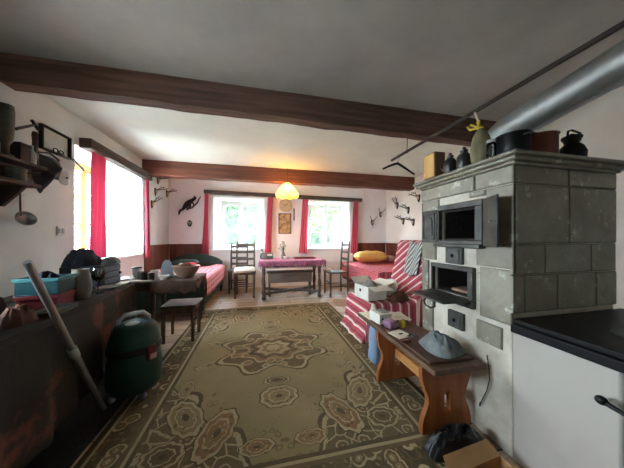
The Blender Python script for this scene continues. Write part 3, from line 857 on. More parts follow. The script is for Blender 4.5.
# pots
def pot(name, label, mat, x, y, r, h, handles=True):
    t = thing(name, label, 'pot', (x, y, ZT))
    MB().lathe([(0, 0), (r*.92, 0), (r*.98, .01), (r, h*.5), (r, h-.006), (r+.006, h), (r-.002, h+.002), (r-.008, h-.004), (r-.012, .012), (0, .010)], (x, y, ZT), 32).build('pot_body', mat, t)
    if handles:
        for s in (-1, 1):
            MB().tube([(x-.03, y+s*(r-.001), ZT+h*.78), (x-.025, y+s*(r+.022), ZT+h*.8), (x+.025, y+s*(r+.022), ZT+h*.8), (x+.03, y+s*(r-.001), ZT+h*.78)], .005, 8).build('handle', mat, t)
    return t
pot('cooking_pot', 'black iron cooking pot near the front corner of the stove top', BLACKM, 1.418, 1.035, .078, .125)
pot('enamel_pot', 'red-brown enamel pot between the black pot and the kettle', TERRA, 1.60, 1.035, .090, .132, handles=False)
t = thing('ceramic_crock', 'pale grey ceramic crock wedged between brown pot and dark kettle', 'crock', (1.755, 1.06, ZT))
MB().lathe([(0, 0), (.045, 0), (.050, .02), (.050, .09), (.045, .105), (.039, .105), (.039, .02), (0, .015)], (1.748, 1.075, ZT), 24).build('crock_body', CERW, t)
kx, ky = 1.865, 1.025
t = thing('kettle', 'dark bulbous kettle at the wall end of the stove top', 'kettle', (kx, ky, ZT))
MB().lathe([(0, 0), (.05, 0), (.063, .025), (.065, .06), (.052, .095), (.033, .115), (.036, .13), (.048, .15), (.045, .16), (0, .162)], (kx, ky, ZT), 28).build('kettle_body', BLACKM, t)
MB().tube([(kx+.053, ky, ZT+.05), (kx+.075, ky, ZT+.07), (kx+.088, ky, ZT+.11)], [.014, .011, .009], 10).build('spout', BLACKM, t)
MB().tube([(kx+.035, ky, ZT+.125), (kx+.075, ky, ZT+.15), (kx+.07, ky, ZT+.19), (kx+.0, ky, ZT+.20), (kx-.03, ky, ZT+.19), (kx-.036, ky, ZT+.155)], .006, 8).build('handle', BLACKM, t)
MB().lathe([(0, .162), (.008, .164), (.011, .175), (0, .18)], (kx, ky, ZT), 14).build('lid_knob', BLACKM, t)
# ================================================================ pine bench beside the stove and what lies on it
BX0, BX1, BY0, BY1, BZ = .95, 1.31, 1.10, 2.14, .455
bn = thing('pine_bench', 'varnished pine trestle bench standing along the stove', 'bench', (1.13, 1.62, 0))
MB().box((BX0, BY0, BZ-.032), (BX1, BY1, BZ)).build('seat_board', BENCHT, bn, bevel=.006)
def bench_leg(y):
    # curved trestle board in the xz plane with a keyhole slot
    n = 14; hw = .178; cxm = 1.128
    def half(z):
        t = z/(BZ-.032)
        return hw*(1.0 - .26*math.exp(-((t-.50)/.20)**2) + .0*t) if t < .9 else hw*1.0
    m = MB(); zs = [.016+i*(BZ-.048)/n for i in range(n+1)]
    slot0, slot1 = .13, .25
    for a, b in zip(zs, zs[1:]):
        ha, hb = half(a), half(b)
        if slot0 < (a+b)/2 < slot1: sw = .022
        else: sw = 0
        if sw:
            m.hexa([(cxm-ha, y, a), (cxm-sw, y, a), (cxm-sw, y+.034, a), (cxm-ha, y+.034, a), (cxm-hb, y, b), (cxm-sw, y, b), (cxm-sw, y+.034, b), (cxm-hb, y+.034, b)])
            m.hexa([(cxm+sw, y, a), (cxm+ha, y, a), (cxm+ha, y+.034, a), (cxm+sw, y+.034, a), (cxm+sw, y, b), (cxm+hb, y, b), (cxm+hb, y+.034, b), (cxm+sw, y+.034, b)])
        else:
            m.hexa([(cxm-ha, y, a), (cxm+ha, y, a), (cxm+ha, y+.034, a), (cxm-ha, y+.034, a), (cxm-hb, y, b), (cxm+hb, y, b), (cxm+hb, y+.034, b), (cxm-hb, y+.034, b)])
    bmesh.ops.remove_doubles(m.bm, verts=m.bm.verts, dist=.0001)
    return m
bench_leg(1.20).build('leg', PINE, bn, smooth=False)
bench_leg(1.73).build('leg', PINE, bn, smooth=False)
MB().box((1.105, 1.236, .205), (1.155, 1.728, .275)).build('stretcher', PINEL, bn, bevel=.004)

# brown board on the bench
Z1 = BZ+.001
tag(MB().box((.975, 1.155, Z1), (1.275, 1.66, Z1+.016), RZ(math.radians(-1.5))).build('tray_board', BOARDM, bevel=.004), 'flat brown board lying on the near end of the bench', 'board')
ZB = Z1+.0175
# grey-blue cloth cap / bag
def cap_fn(cx_, cy_, rx, ry, h, seed, lobes=5):
    def fn(u, v):
        a = u*2*PI; r = v
        k = 1 + .10*math.sin(a*3+seed) + .08*nz(math.cos(a)*1.5, math.sin(a)*1.5, seed)
        x = cx_ + rx*k*r*math.cos(a); y = cy_ + ry*k*r*math.sin(a)
        z = h*(1-r**2.4)*(1+.35*nz(x*16, y*16, seed)) + .02*abs(math.sin(a*lobes+r*3))*r*(1-r)*2
        return Vector((x, y, ZB+.003+max(0, z))), (u, v)
    return fn
t = thing('cloth_bag', 'crumpled grey-blue cloth bag lying on the brown bench board', 'bag', (1.15, 1.27, ZB))
MB().sheet(cap_fn(1.165, 1.285, .13, .13, .078, 2.0), 60, 22).build('bag_body', GREYC, t, solid=.004)
sp_ = [(1.04+.03*math.sin(i*.5), 1.20+.022*i, ZB+.055+.035*math.sin(i*.55)) for i in range(9)]
MB().tube([(1.075, 1.19, ZB+.02), (1.095, 1.25, ZB+.066), (1.125, 1.31, ZB+.082), (1.17, 1.36, ZB+.066), (1.22, 1.40, ZB+.02)], .008, 8).build('strap', GREYC, t)
MB().tube([(1.10, 1.43, ZB+.02), (1.07, 1.47, ZB+.03), (1.04, 1.46, ZB+.022), (1.05, 1.43, ZB+.015)], .008, 8).build('strap', M('dark_grey_strap', (70, 72, 74), (52, 54, 56), .8, 9), t)
# booklet
t = thing('booklet', 'thin white booklet with small dark picture on the bench board', 'booklet', (1.0, 1.52, ZB))
MB().box((.965, 1.475, ZB), (1.085, 1.60, ZB+.008), RZ(.25)).build('pages', PAPER, t, bevel=.001)
MB().box((1.01, 1.525, ZB+.0082), (1.05, 1.545, ZB+.0092), RZ(.25)).build('printed_picture', INK, t)
tag(MB().box((.96, 1.415, ZB), (1.03, 1.455, ZB+.012), RZ(.05)).build('notebook', BROWNC, bevel=.003), 'small brown notebook at the bench edge beside the white booklet', 'book')
# purple packet
def crumple(c, sx, sy, h, seed, rot=0, n=34, rough=1.0):
    """closed heap of crumpled cloth resting on z = c.z"""
    c = Vector(c); r = RZ(rot); m = MB()
    def edge(a): return 1+.16*nz(math.cos(a)*1.3, math.sin(a)*1.3, seed)+.08*nz(math.cos(a)*4, math.sin(a)*4, seed+9)
    def top(u, v):
        a = u*2*PI; k = v*edge(a)
        x, y = sx*k*math.cos(a), sy*k*math.sin(a)
        q1 = 1-abs(nz(x/sx*1.9, y/sy*1.9, seed))*1.5; q2 = 1-abs(nz(x/sx*4.3+5, y/sy*4.3, seed))*1.6
        z = h*(1-v**3.2)*(.62+rough*(.34*q1+.16*q2))
        f = .05*rough*nz(x/sx*3, y/sy*3, seed+4)
        return c + r @ Vector((x*(1+f), y*(1+f), max(z, 0)+.001)), (x*1.5, y*1.5)
    m.sheet(top, n+10, n//2+4)
    bmesh.ops.remove_doubles(m.bm, verts=m.bm.verts, dist=.0002)
    b0 = [v for v in m.bm.verts if v.is_boundary]
    cc = sum((v.co for v in b0), Vector())/len(b0)
    m.bm.faces.new(sorted(b0, key=lambda v: -math.atan2(v.co.y-cc.y, v.co.x-cc.x)))
    return m
def pillow(c, sx, sy, h, seed, n=20, rot=0, zpow=.5):
    c = Vector(c); r = RZ(rot); m = MB()
    def mk(sg):
        def fn(u, v):
            a, b = u*2-1, v*2-1
            k = max(0, (1-a**4)*(1-b**4))**zpow
            x, y = sx*a*(1-.06*b*b), sy*b*(1-.06*a*a)
            z = sg*h*k*(1+.25*nz(a*2, b*2, seed)) + h
            p = c + r @ Vector((x, y, 0)) + Vector((0, 0, max(z, .001)))
            return p, (u*sx*2, v*sy*2)
        return fn
    m.sheet(mk(1), n, n).sheet(mk(-1), n, n)
    bmesh.ops.remove_doubles(m.bm, verts=m.bm.verts, dist=.0004)
    return m
tag(pillow((1.055, 1.715, BZ+.001), .05, .05, .034, 3, rot=.2).build('paper_packet', PURP), 'purple wrapped packet on the bench beside the white box', 'packet')
# white box with dark lid
t = thing('carton_box', 'small white carton box with a grey lid on the bench', 'box', (1.05, 1.86, BZ))
r = RZ(.12)
MB().box((.99, 1.80, BZ+.001), (1.115, 1.95, BZ+.085), r).build('box_body', CARDW, t, bevel=.002)
MB().box((1.03, 1.83, BZ+.0855), (1.112, 1.93, BZ+.093), r).build('lid', GREYF, t, bevel=.002)
MB().box((1.016, 1.796, BZ+.035), (1.038, 1.7985, BZ+.055)).build('printed_mark', INK, t)
tag(crumple((1.06, 2.02, BZ+.010), .035, .035, .10, 5).build('paper_tissue', PAPER), 'crumpled white tissue standing behind the small carton box', 'tissue')
# newspapers
for i, (x, y, rt, lb) in enumerate(((1.215, 1.96, .1, 'lower sheet of the crumpled papers at the far end of the bench'), (1.225, 1.88, -.15, 'upper sheet of the crumpled papers, nearest the stove'), (1.04, 2.02, .05, 'pale sheet of paper at the far corner of the bench'))):
    def fn(u, v, x=x, y=y, rt=rt, i=i):
        p = RZ(rt) @ Vector(((u-.5)*.16, (v-.5)*.22, 0))
        return Vector((x+p.x, y+p.y, BZ+.006+.012*(i == 1)*2+.018*abs(nz(u*3, v*3, i*4))*(i < 2))), (u, v)
    tag(MB().sheet(fn, 16, 16).build('paper_sheet', PAPER if i != 1 else OLIVE if False else PAPER, solid=.002), lb, 'paper', 'papers on the bench')
tag(crumple((1.165, 1.72, BZ+.001), .04, .042, .05, 8).build('cloth_pouch', YRIB), 'mustard cloth pouch behind the purple packet', 'pouch')

# pale blue plastic bag by the bench
def bagm(c, rx, ry, h, seed, top=.7):
    c = Vector(c); m = MB()
    def fn(u, v):
        a = u*2*PI
        k = (1-.22*v)*(1+.12*nz(math.cos(a)*1.4, math.sin(a)*1.4, seed+v*2)) * (1 if v > .06 else .9)
        sq = (abs(math.cos(a))**4+abs(math.sin(a))**4)**-.25
        return c+Vector((rx*k*math.cos(a)*sq, ry*k*math.sin(a)*sq, h*v*(1+.05*math.sin(a*3+seed)))), (u, v)
    m.sheet(fn, 40, 14)
    bmesh.ops.remove_doubles(m.bm, verts=m.bm.verts, dist=.0003)
    b0 = [v for v in m.bm.verts if v.co.z < c.z+.0005]
    m.bm.faces.new(sorted(b0, key=lambda v: math.atan2(v.co.y-c.y, v.co.x-c.x)))
    return m
tag(bagm((1.11, 2.04, .014), .075, .08, .35, 3).build('plastic_bag', BLUEP, solid=.002), 'pale blue plastic bag standing under the far end of the bench', 'bag')

# black bag and cardboard on the floor by the cooker
tag(crumple((1.075, 1.085, .016), .185, .082, .105, 12, rough=1.2, n=50).build('rubbish_bag', BAGB), 'crumpled black plastic bag on the floor in front of the near bench leg', 'bag')
cbx = thing('cardboard_box', 'open brown cardboard box on the floor beside the white cooker', 'box', (1.04, .80, .012))
q = lambda x, y: Vector((1.04, .80, .012)) + RZ(.10) @ Vector((x, y, 0))
def panel(mb, a, b, z0, z1, t=.004):
    d = (b-a).normalized(); n_ = Vector((-d.y, d.x, 0))*t
    mb.hexa([a+Vector((0, 0, z0)), b+Vector((0, 0, z0)), b+n_+Vector((0, 0, z0)), a+n_+Vector((0, 0, z0)), a+Vector((0, 0, z1)), b+Vector((0, 0, z1)), b+n_+Vector((0, 0, z1)), a+n_+Vector((0, 0, z1))])
hx_, hy_ = .17, .12
c4 = [q(-hx_, -hy_), q(hx_, -hy_), q(hx_, hy_), q(-hx_, hy_)]
m = MB(); zt = .075
for i in range(4): panel(m, c4[i], c4[(i+1) % 4], .002, zt)
m.hexa([p+Vector((0, 0, .001)) for p in c4]+[p+Vector((0, 0, .005)) for p in c4])
m.build('box_body', CARD, cbx, smooth=False)
def flap(a, b, out, rise, label=None):
    o = Vector(out); z = Vector((0, 0, zt)); t_ = Vector((0, 0, .004))
    e0, e1 = a+z, b+z
    c0, c1 = e1+o+Vector((0, 0, rise))-(e1-e0)*.06, e0+o+Vector((0, 0, rise))+(e1-e0)*.06
    return MB().hexa([e0, e1, c0, c1, e0+t_, e1+t_, c0+t_, c1+t_]).build('flap', CARD, cbx, smooth=False)
f1 = flap(c4[2]+Vector((0, -.004, 0)), c4[3]+Vector((0, -.004, 0)), RZ(.10) @ Vector((0, .055, 0)), .045)
f2 = flap(c4[3], c4[0], RZ(.10) @ Vector((-.10, 0, 0)), .02)
f3 = flap(c4[0], c4[1], RZ(.10) @ Vector((0, .16, 0)), .03)
m = MB(); o = q(.07, -.04)+Vector((0, 0, zt+.0235))
for dx, dy, an in ((-.03, 0, .5), (-.018, .004, -.6), (0, .002, 1.2), (.014, 0, .2), (.022, .004, -.9)):
    m.box(o+Vector((dx-.010, dy-.0012, -.001)), o+Vector((dx+.010, dy+.0012, .003)), RZ(an))
m.build('ink_mark', INK, f3, smooth=False)
# ================================================================ dining corner
RUGT = .009
tag(MB().sheet(lambda u, v: (Vector((.14-1.085+2.17*u, 2.53-1.565+3.13*v, .006+.0025*nz(u*9, v*9, 2))), (u, v)), 40, 60).build('oriental_rug', RUGM, solid=.008), 'large worn oriental rug with olive field and central medallion', 'rug')
tag(MB().sheet(lambda u, v: (Vector((-.955-.02*v-1.0*(1-u), .45+2.15*v, .006+.005*nz(u*5, v*7, 6))), (u, v)), 20, 30).build('floor_mat', M('dark_mat', (40, 36, 34), (28, 25, 24), .95, 6, bmp=.4, bscale=80), solid=.006), 'dark mat, lengthened to darken the floor, in front of the cloth-covered bench', 'mat')  # mat lengthened toward the vacuum to darken the near-left floor

# table
TX0, TX1, TY0, TY1, TZ = 0.0, 1.27, 4.42, 5.12, .755
tb = thing('dining_table', 'dark dining table with turned legs and crossed stretchers under a plum cloth', 'table', ((TX0+TX1)/2, (TY0+TY1)/2, 0))
MB().box((TX0, TY0, TZ-.03), (TX1, TY1, TZ)).build('tabletop', GREYW, tb, bevel=.005)
MB().box((TX0+.07, TY0+.08, TZ-.13), (TX1-.07, TY0+.105, TZ-.03)).box((TX0+.07, TY1-.105, TZ-.13), (TX1-.07, TY1-.08, TZ-.03)).box((TX0+.07, TY0+.105, TZ-.13), (TX0+.095, TY1-.105, TZ-.03)).box((TX1-.095, TY0+.105, TZ-.13), (TX1-.07, TY1-.105, TZ-.03)).build('apron', GREYW, tb, bevel=.003)
lp = [(0, 0), (.030, 0), (.042, .02), (.042, .05), (.026, .07), (.030, .09), (.030, .16), (.022, .18), (.034, .23), (.038, .29), (.030, .36), (.022, .40), (.030, .43), (.022, .45), (.034, .50), (.034, .625), (0, .625)]
for sx in (TX0+.07, TX1-.09):
    for sy in (TY0+.12, TY1-.12):
        MB().lathe(lp, (sx, sy, .0005), 16).build('leg', GREYW, tb)
a0, a1, c0, c1 = Vector((TX0+.07, TY0+.12, .12)), Vector((TX1-.09, TY1-.12, .12)), Vector((TX1-.09, TY0+.12, .12)), Vector((TX0+.07, TY1-.12, .12))
for a, b, dz in ((a0, a1, 0), (c0, c1, .004)):
    d = (b-a).normalized(); n_ = Vector((-d.y, d.x, 0))*.022; a = a+d*.02; b = b-d*.02
    zz = Vector((0, 0, dz))
    MB().hexa([a-n_+zz-Vector((0, 0, .022)), b-n_+zz-Vector((0, 0, .022)), b+n_+zz-Vector((0, 0, .022)), a+n_+zz-Vector((0, 0, .022)), a-n_+zz+Vector((0, 0, .022)), b-n_+zz+Vector((0, 0, .022)), b+n_+zz+Vector((0, 0, .022)), a+n_+zz+Vector((0, 0, .022))]).build('cross_stretcher', GREYW, tb, bevel=.004)

# tablecloth
def cloth(u, v):
    ov = .085
    x = TX0-ov+(TX1-TX0+2*ov)*u; y = TY0-ov+(TY1-TY0+2*ov)*v
    ox = max(TX0-x, 0, x-TX1); oy = max(TY0-y, 0, y-TY1); o = max(ox, oy)
    z = TZ+.005
    xx, yy = min(max(x, TX0-.012), TX1+.012), min(max(y, TY0-.012), TY1+.012)
    if o > .012:
        k = o-.012
        z -= k*1.25 + .03*k/.075*math.sin((x+y)*21)**2
        w = .016*(k/.075)*math.sin((x*17 if oy >= ox else y*17))
        if oy >= ox: yy += (-1 if y < TY0 else 1)*(w+.012*k/.075)
        else: xx += (-1 if x < TX0 else 1)*(w+.012*k/.075)
    return Vector((xx, yy, z)), (x, y)
cl = tag(MB().sheet(cloth, 90, 56).build('tablecloth', TABLEC, solid=.004), 'plum red tablecloth with hanging fringe on the dining table', 'tablecloth')
m = MB()
for i in range(34):
    x = TX0+.01+(TX1-TX0-.02)*i/33
    m.tube([(x, TY0-.026, TZ-.085), (x+.004, TY0-.028, TZ-.135)], [.008, .011], 6)
m.build('fringe', M('pale_fringe', (150, 130, 130), (104, 88, 90), .9, 8), cl)

# bench pushed under the table
bb = thing('wooden_bench', 'long grey-brown wooden bench pushed under the dining table', 'bench', (.62, 4.90, 0))
MB().box((.13, 4.72, .485), (1.10, 4.90, .515)).build('seat_board', GREYW, bb, bevel=.004)
MB().box((.16, 4.735, .28), (1.07, 4.76, .485)).build('front_panel', M('grey_brown_panel', (150, 136, 124), (124, 110, 100), .7, 5, (.5, 4, 4), bmp=.2), bb, bevel=.003)
for x in (.17, 1.02):
    MB().box((x, 4.765, .001), (x+.04, 4.88, .485)).build('leg', GREYW, bb, bevel=.004)

# ladder-back chairs
def chair(label, x, y, rz, group='ladder-back chairs around the dining table', rungs=4, ht=1.13):
    t = thing('ladderback_chair', label, 'chair', (x, y, 0), rz, group)
    w, d, sh = .20, .20, .50
    MB().box((-w-.01, -d-.01, sh-.03), (w+.01, d-.02, sh)).build('seat', GREYW, t, bevel=.006, local=True)
    for s in (-1, 1):
        MB().tube([(s*(w-.02), -d+.02, .001), (s*(w-.02), -d+.02, sh-.03)], [.020, .023], 10).build('leg', GREYW, t, local=True)
        MB().tube([(s*(w-.02), d-.0, .001), (s*(w-.02), d-.005, .45), (s*(w-.02), d+.01, .8), (s*(w-.02), d+.035, ht-.02), (s*(w-.02), d+.037, ht)], [.018, .020, .019, .016, .008], 10).build('back_post', GREYW, t, local=True)
    for i in range(rungs):
        z = .60+i*(ht-.68)/(rungs-1)
        yy = d+.01+.03*max(0, (z-.6)/.5)
        MB().hexa([(-w+.02, yy-.007, z-.026), (w-.02, yy-.007, z-.026), (w-.02, yy+.007, z-.026), (-w+.02, yy+.007, z-.026),
                   (-w+.02, yy-.007, z+.026), (w-.02, yy-.007, z+.026), (w-.02, yy+.007, z+.026), (-w+.02, yy+.007, z+.026)]).build('back_slat', GREYW, t, bevel=.004, local=True)
    m = MB()
    for s in (-1, 1):
        m.tube([(s*(w-.02), -d+.02, .20), (s*(w-.02), d, .20)], .011, 8)
    m.tube([(-w+.02, -d+.02, .28), (w-.02, -d+.02, .28)], .011, 8).tube([(-w+.02, d, .16), (w-.02, d, .16)], .011, 8)
    m.build('stretcher', GREYW, t, local=True)
    return t
chair('ladder-back chair with white cushion, left of the dining table', -.300, 4.93, 0, rungs=4)
chair('ladder-back chair behind the white-cushioned chair, nearest the left bed', -.47, 5.42, .0, rungs=4, ht=1.08)
chair('ladder-back chair at the right end of the dining table', 1.575, 4.68, -PI/2+.05, rungs=4)
tag(pillow((-.295, 4.85, .502), .215, .20, .055, 11, rot=.05).build('cushion', WPIL), 'thick white cushion on the seat of the left dining chair', 'cushion')
tag(pillow((1.40, 4.62, .502), .055, .06, .03, 15, n=12).build('cloth_ball', WPIL), 'small white crumpled cloth on the right dining chair', 'cloth')

# things on the table
T1 = TZ+.008
def ont(u, v): return atZ(u, v, T1)
t = thing('radio', 'grey-green table radio on the left end of the dining table', 'radio', (.145, 4.95, T1))
MB().box((.02, 4.90, T1), (.27, 5.02, T1+.12)).build('radio_body', M('radio_case', (92, 108, 100), (72, 86, 80), .5, 5), t, bevel=.008)
MB().box((.035, 4.895, T1+.02), (.13, 4.8995, T1+.10)).build('speaker_grille', GREYF, t, bevel=.002)
MB().box((.15, 4.895, T1+.06), (.25, 4.8995, T1+.10)).build('dial', CERW, t)
for x in (.17, .23): MB().lathe([(0, 0), (.010, 0), (.009, .012), (0, .012)], (x, 4.8995, T1+.035), 12, RX(PI/2)).build('knob', BLACKP, t)
t = thing('carafe', 'tall clear glass carafe behind the radio on the dining table', 'carafe', (.04, 5.065, T1))
MB().lathe([(0, 0), (.045, 0), (.05, .03), (.045, .09), (.025, .14), (.022, .19), (.03, .215), (.027, .215), (.019, .19), (.022, .14), (.041, .09), (.045, .03), (0, .008)], (.045, 5.07, T1), 20).build('carafe_body', WGLASS, t)
vx, vy = .48, 4.88
t = thing('flower_vase', 'vase of pale dried flowers on the dining table below the framed picture', 'vase', (vx, vy, T1))
MB().lathe([(0, 0), (.035, 0), (.055, .03), (.058, .065), (.035, .10), (.028, .12), (.036, .135), (.032, .135), (.022, .12), (.05, .065), (0, .01)], (vx, vy, T1), 22).build('vase_body', CER, t)
m = MB(); fl = MB()
for i in range(16):
    a = random.random()*2*PI; r = random.uniform(.02, .10); h = random.uniform(.2, .36)
    e_ = Vector((vx+r*math.cos(a), vy+r*math.sin(a), T1+h))
    m.tube([(vx, vy, T1+.10), (vx+r*.4*math.cos(a), vy+r*.4*math.sin(a), T1+.10+(h-.1)*.6), e_], .003, 5)
    fl.blob(e_, (.018, .018, .014), 8, amp=.3, fr=4, seed=i)
m.build('stems', LEAF, t); fl.build('flowers', MUSH, t)
t = thing('bowl', 'small white bowl in front of the flower vase', 'bowl', (.53, 4.70, T1))
MB().lathe([(0, 0), (.03, 0), (.035, .01), (.065, .04), (.075, .06), (.07, .06), (.058, .04), (0, .012)], (.53, 4.70, T1), 24).build('bowl_body', CERW, t)
t = thing('serving_tray', 'flat red tray on the right side of the dining table', 'tray', (.93, 4.85, T1))
MB().box((.70, 4.74, T1), (1.16, 4.98, T1+.008)).build('tray_base', REDP, t, bevel=.003)
MB().box((.70, 4.74, T1+.008), (1.16, 4.755, T1+.026)).box((.70, 4.965, T1+.008), (1.16, 4.98, T1+.026)).box((.70, 4.755, T1+.008), (.715, 4.965, T1+.026)).box((1.145, 4.755, T1+.008), (1.16, 4.965, T1+.026)).build('tray_rim', REDP, t, bevel=.003)

# hanging lamp
lx, ly = atY(287.4, 190, 4.49).x, 4.49
lt = thing('pendant_lamp', 'lit yellow scalloped pendant lamp hanging in front of the far beam', 'lamp', (lx, ly, 2.0))
def shade(u, v):
    a = u*2*PI; r = .045+.175*v**.8
    sc = abs(math.sin(a*4)); r *= 1+.06*(sc-.5)*v
    return Vector((lx+r*math.cos(a), ly+r*math.sin(a), 2.275-.195*v-.05*v*v*(1-sc)*0 - .03*v*sc)), (u*2, v)
MB().sheet(shade, 72, 10).build('lamp_shade', SHADE, lt)
def frill(u, v):
    a = u*2*PI; sc = abs(math.sin(a*4)); r = (.220*(1+.06*(sc-.5)))*(1-.09*v)+.004*math.sin(a*40)
    return Vector((lx+r*math.cos(a), ly+r*math.sin(a), 2.08-.03*sc-.065*v)), (u*3, v)
MB().sheet(frill, 160, 3).build('frill', SHADE, lt)
m = MB()
for k in range(8):
    a = k*PI/4
    m.tube([(lx+(.048+.175*v**.8)*1.0*math.cos(a), ly+(.048+.175*v**.8)*math.sin(a), 2.278-.195*v) for v in (0, .25, .5, .75, 1)], .0035, 5)
m.tube([(lx+.046*math.cos(i*PI/8), ly+.046*math.sin(i*PI/8), 2.277) for i in range(17)], .005, 6)
m.build('shade_wires', BRANCHM, lt)
MB().tube([(lx, ly, 2.57), (lx, ly, 2.27)], .004, 6).lathe([(0, 2.20), (.022, 2.20), (.022, 2.27), (.012, 2.28), (0, 2.28)], (lx, ly, 0), 14).build('cord', BLACKP, lt)
MB().blob((lx, ly, 2.155), (.032, .032, .042), 14).build('bulb', BULBM, lt)
pl = bpy.data.lights.new('pendant_bulb_light', 'POINT'); pl.energy = 7; pl.color = (1, .66, .32); pl.shadow_soft_size = .04
po = bpy.data.objects.new('pendant_bulb_light', pl); COL.objects.link(po); po.location = (lx, ly, 2.09)

# wall clock, picture, thermometer between the windows
yw = YF-.001
ck_ = atY(285.2, 205.5, yw); 
t = thing('wall_clock', 'round pale wall clock under the hanging lamp, above the framed picture', 'clock', (ck_.x, yw, ck_.z))
MB().lathe([(0, 0), (.165, 0), (.17, .01), (.165, .03), (.150, .034), (.148, .022), (0, .022)], ck_, 40, RX(PI/2)).build('clock_face', GOLDC, t)
o = ck_+Vector((0, -.0255, 0))
for k in range(12):
    a = k*PI/6; d = Vector((math.sin(a), 0, math.cos(a)))
    MB().tube([o+d*.118, o+d*.138], .004, 5).build('hour_mark', INK, t)
for L_, a in ((.07, 1.0), (.105, 5.2)):
    d = Vector((math.sin(a), 0, math.cos(a))); MB().tube([o-d*.015+Vector((0, -.003, 0)), o+d*L_+Vector((0, -.003, 0))], .004, 5).build('hand', INK, t)
def framed(name, label, u0, u1, v0, v1, mat):
    a, c = atY(u0, v0, yw), atY(u1, v1, yw)
    t = thing(name, label, 'picture', ((a.x+c.x)/2, yw, c.z)); k = .02
    MB().box((a.x, yw-.022, c.z), (a.x+k, yw, a.z)).box((c.x-k, yw-.022, c.z), (c.x, yw, a.z)).box((a.x+k, yw-.022, a.z-k), (c.x-k, yw, a.z)).box((a.x+k, yw-.022, c.z), (c.x-k, yw, c.z+k)).build('frame', OLDW, t, bevel=.003)
    MB().box((a.x+k, yw-.010, c.z+k), (c.x-k, yw-.002, a.z-k)).build('print', mat, t, smooth=False)
framed('framed_picture', 'brown framed print on the far wall between the two windows', 278.4, 291, 213.3, 233.8, M('faded_print', (206, 172, 124), (140, 104, 70), .8, 9, bmp=0, lo=.42, hi=.6))
p = atY(294, 214.5, yw)
t = thing('thermometer', 'narrow dark wall thermometer right of the framed print', 'thermometer', (p.x, yw, p.z-.15))
MB().box((p.x-.018, yw-.012, p.z-.15), (p.x+.018, yw, p.z+.15)).build('back_board', OLDW, t, bevel=.004)
MB().tube([(p.x, yw-.014, p.z-.11), (p.x, yw-.014, p.z+.12)], .004, 6).build('glass_tube', CERW, t)

# ================================================================ beds
def bedtop(x0, x1, y0, y1, zt, drop, sd, sides='r', wr=.02):
    """sheet over the mattress with a drop on the sides named"""
    dl, dr = (drop if 'l' in sides else .02), (drop if 'r' in sides else .02)
    W = x1-x0
    def fn(u, v):
        s = -dl + (W+dl+dr)*u; y = y0+(y1-y0)*v
        if 'f' in sides:
            y = y0-drop*.9+(y1-y0+drop*.9)*v
        z = zt + wr*nz(s*2.2, y*2.2, sd) + wr*.5*nz(s*6, y*6, sd); x = x0+s
        if s < 0: x = x0-.012-.02*abs(nz(y*4, sd))*(-s/drop); z = zt+s*1.0
        elif s > W: x = x1+.012+.05*abs(nz(y*3, sd))*((s-W)/max(drop, .01)); z = zt-(s-W)
        else:
            e = min(s, W-s)
            if e < .06: z -= (.06-e)**2*6
        if 'f' in sides and y < y0:
            z -= (y0-y); y = y0-.012
        return Vector((x, y, z)), (s, y)
    return MB().sheet(fn, 44, 50)
lb = thing('wooden_bed', 'green painted wooden bed along the left wall by the far corner', 'bed', (-1.33, 4.5, 0))
lx0, lx1, ly0, ly1 = -1.94, -.80, 3.62, 5.46
MB().box((lx0, ly0, .14), (lx1, ly0+.05, .62)).build('footboard', GREENW, lb, bevel=.008)
n = 16
poly = [(lx0, .10), (lx1-.02, .10), (lx1-.02, .68)] + [(lx1-.02-(lx1-.02-lx0)*(i/n), .68+.18*math.sin(PI*i/n)**.7) for i in range(1, n)] + [(lx0, .68)]
MB().prism(poly, Matrix(((1, 0, 0, 0), (0, 0, -1, ly1+.05), (0, 1, 0, 0), (0, 0, 0, 1))), .05).build('headboard', GREENW, lb, bevel=.006)
for xr in (lx1-.035, lx0): MB().box((xr, ly0+.051, .20), (xr+.035, ly1-.001, .42)).build('side_rail', GREENW, lb, bevel=.006)
for x in (lx0+.03, lx1-.05):
    for y in (ly0+.03, ly1+.0):
        MB().tube([(x, y, .016), (x, y, .16)], [.024, .03], 10).build('leg', GREENW, lb)
MB().box((lx0+.04, ly0+.055, .26), (lx1-.04, ly1-.005, .565)).build('mattress', WPIL, lb, bevel=.04)
tag(bedtop(lx0+.02, lx1+.015, ly0+.06, ly1-.02, .60, .27, 3, 'r', .03).build('checked_bedcover', CHECK, solid=.01), 'pink and white checked bedcover spread on the green bed', 'bedcover')
tag(pillow((-1.50, 5.20, .625), .25, .17, .065, 21, rot=.1).build('pillow', M('dark_green_cushion', (60, 78, 76), (44, 58, 58), .9, 8)), 'dark green cushion at the head of the green bed', 'pillow', 'cushions on the green bed')
tag(pillow((-1.36, 4.90, .628), .13, .11, .045, 23, rot=-.15).build('pillow', CURT), 'small red cushion in front of the dark green one', 'pillow', 'cushions on the green bed')

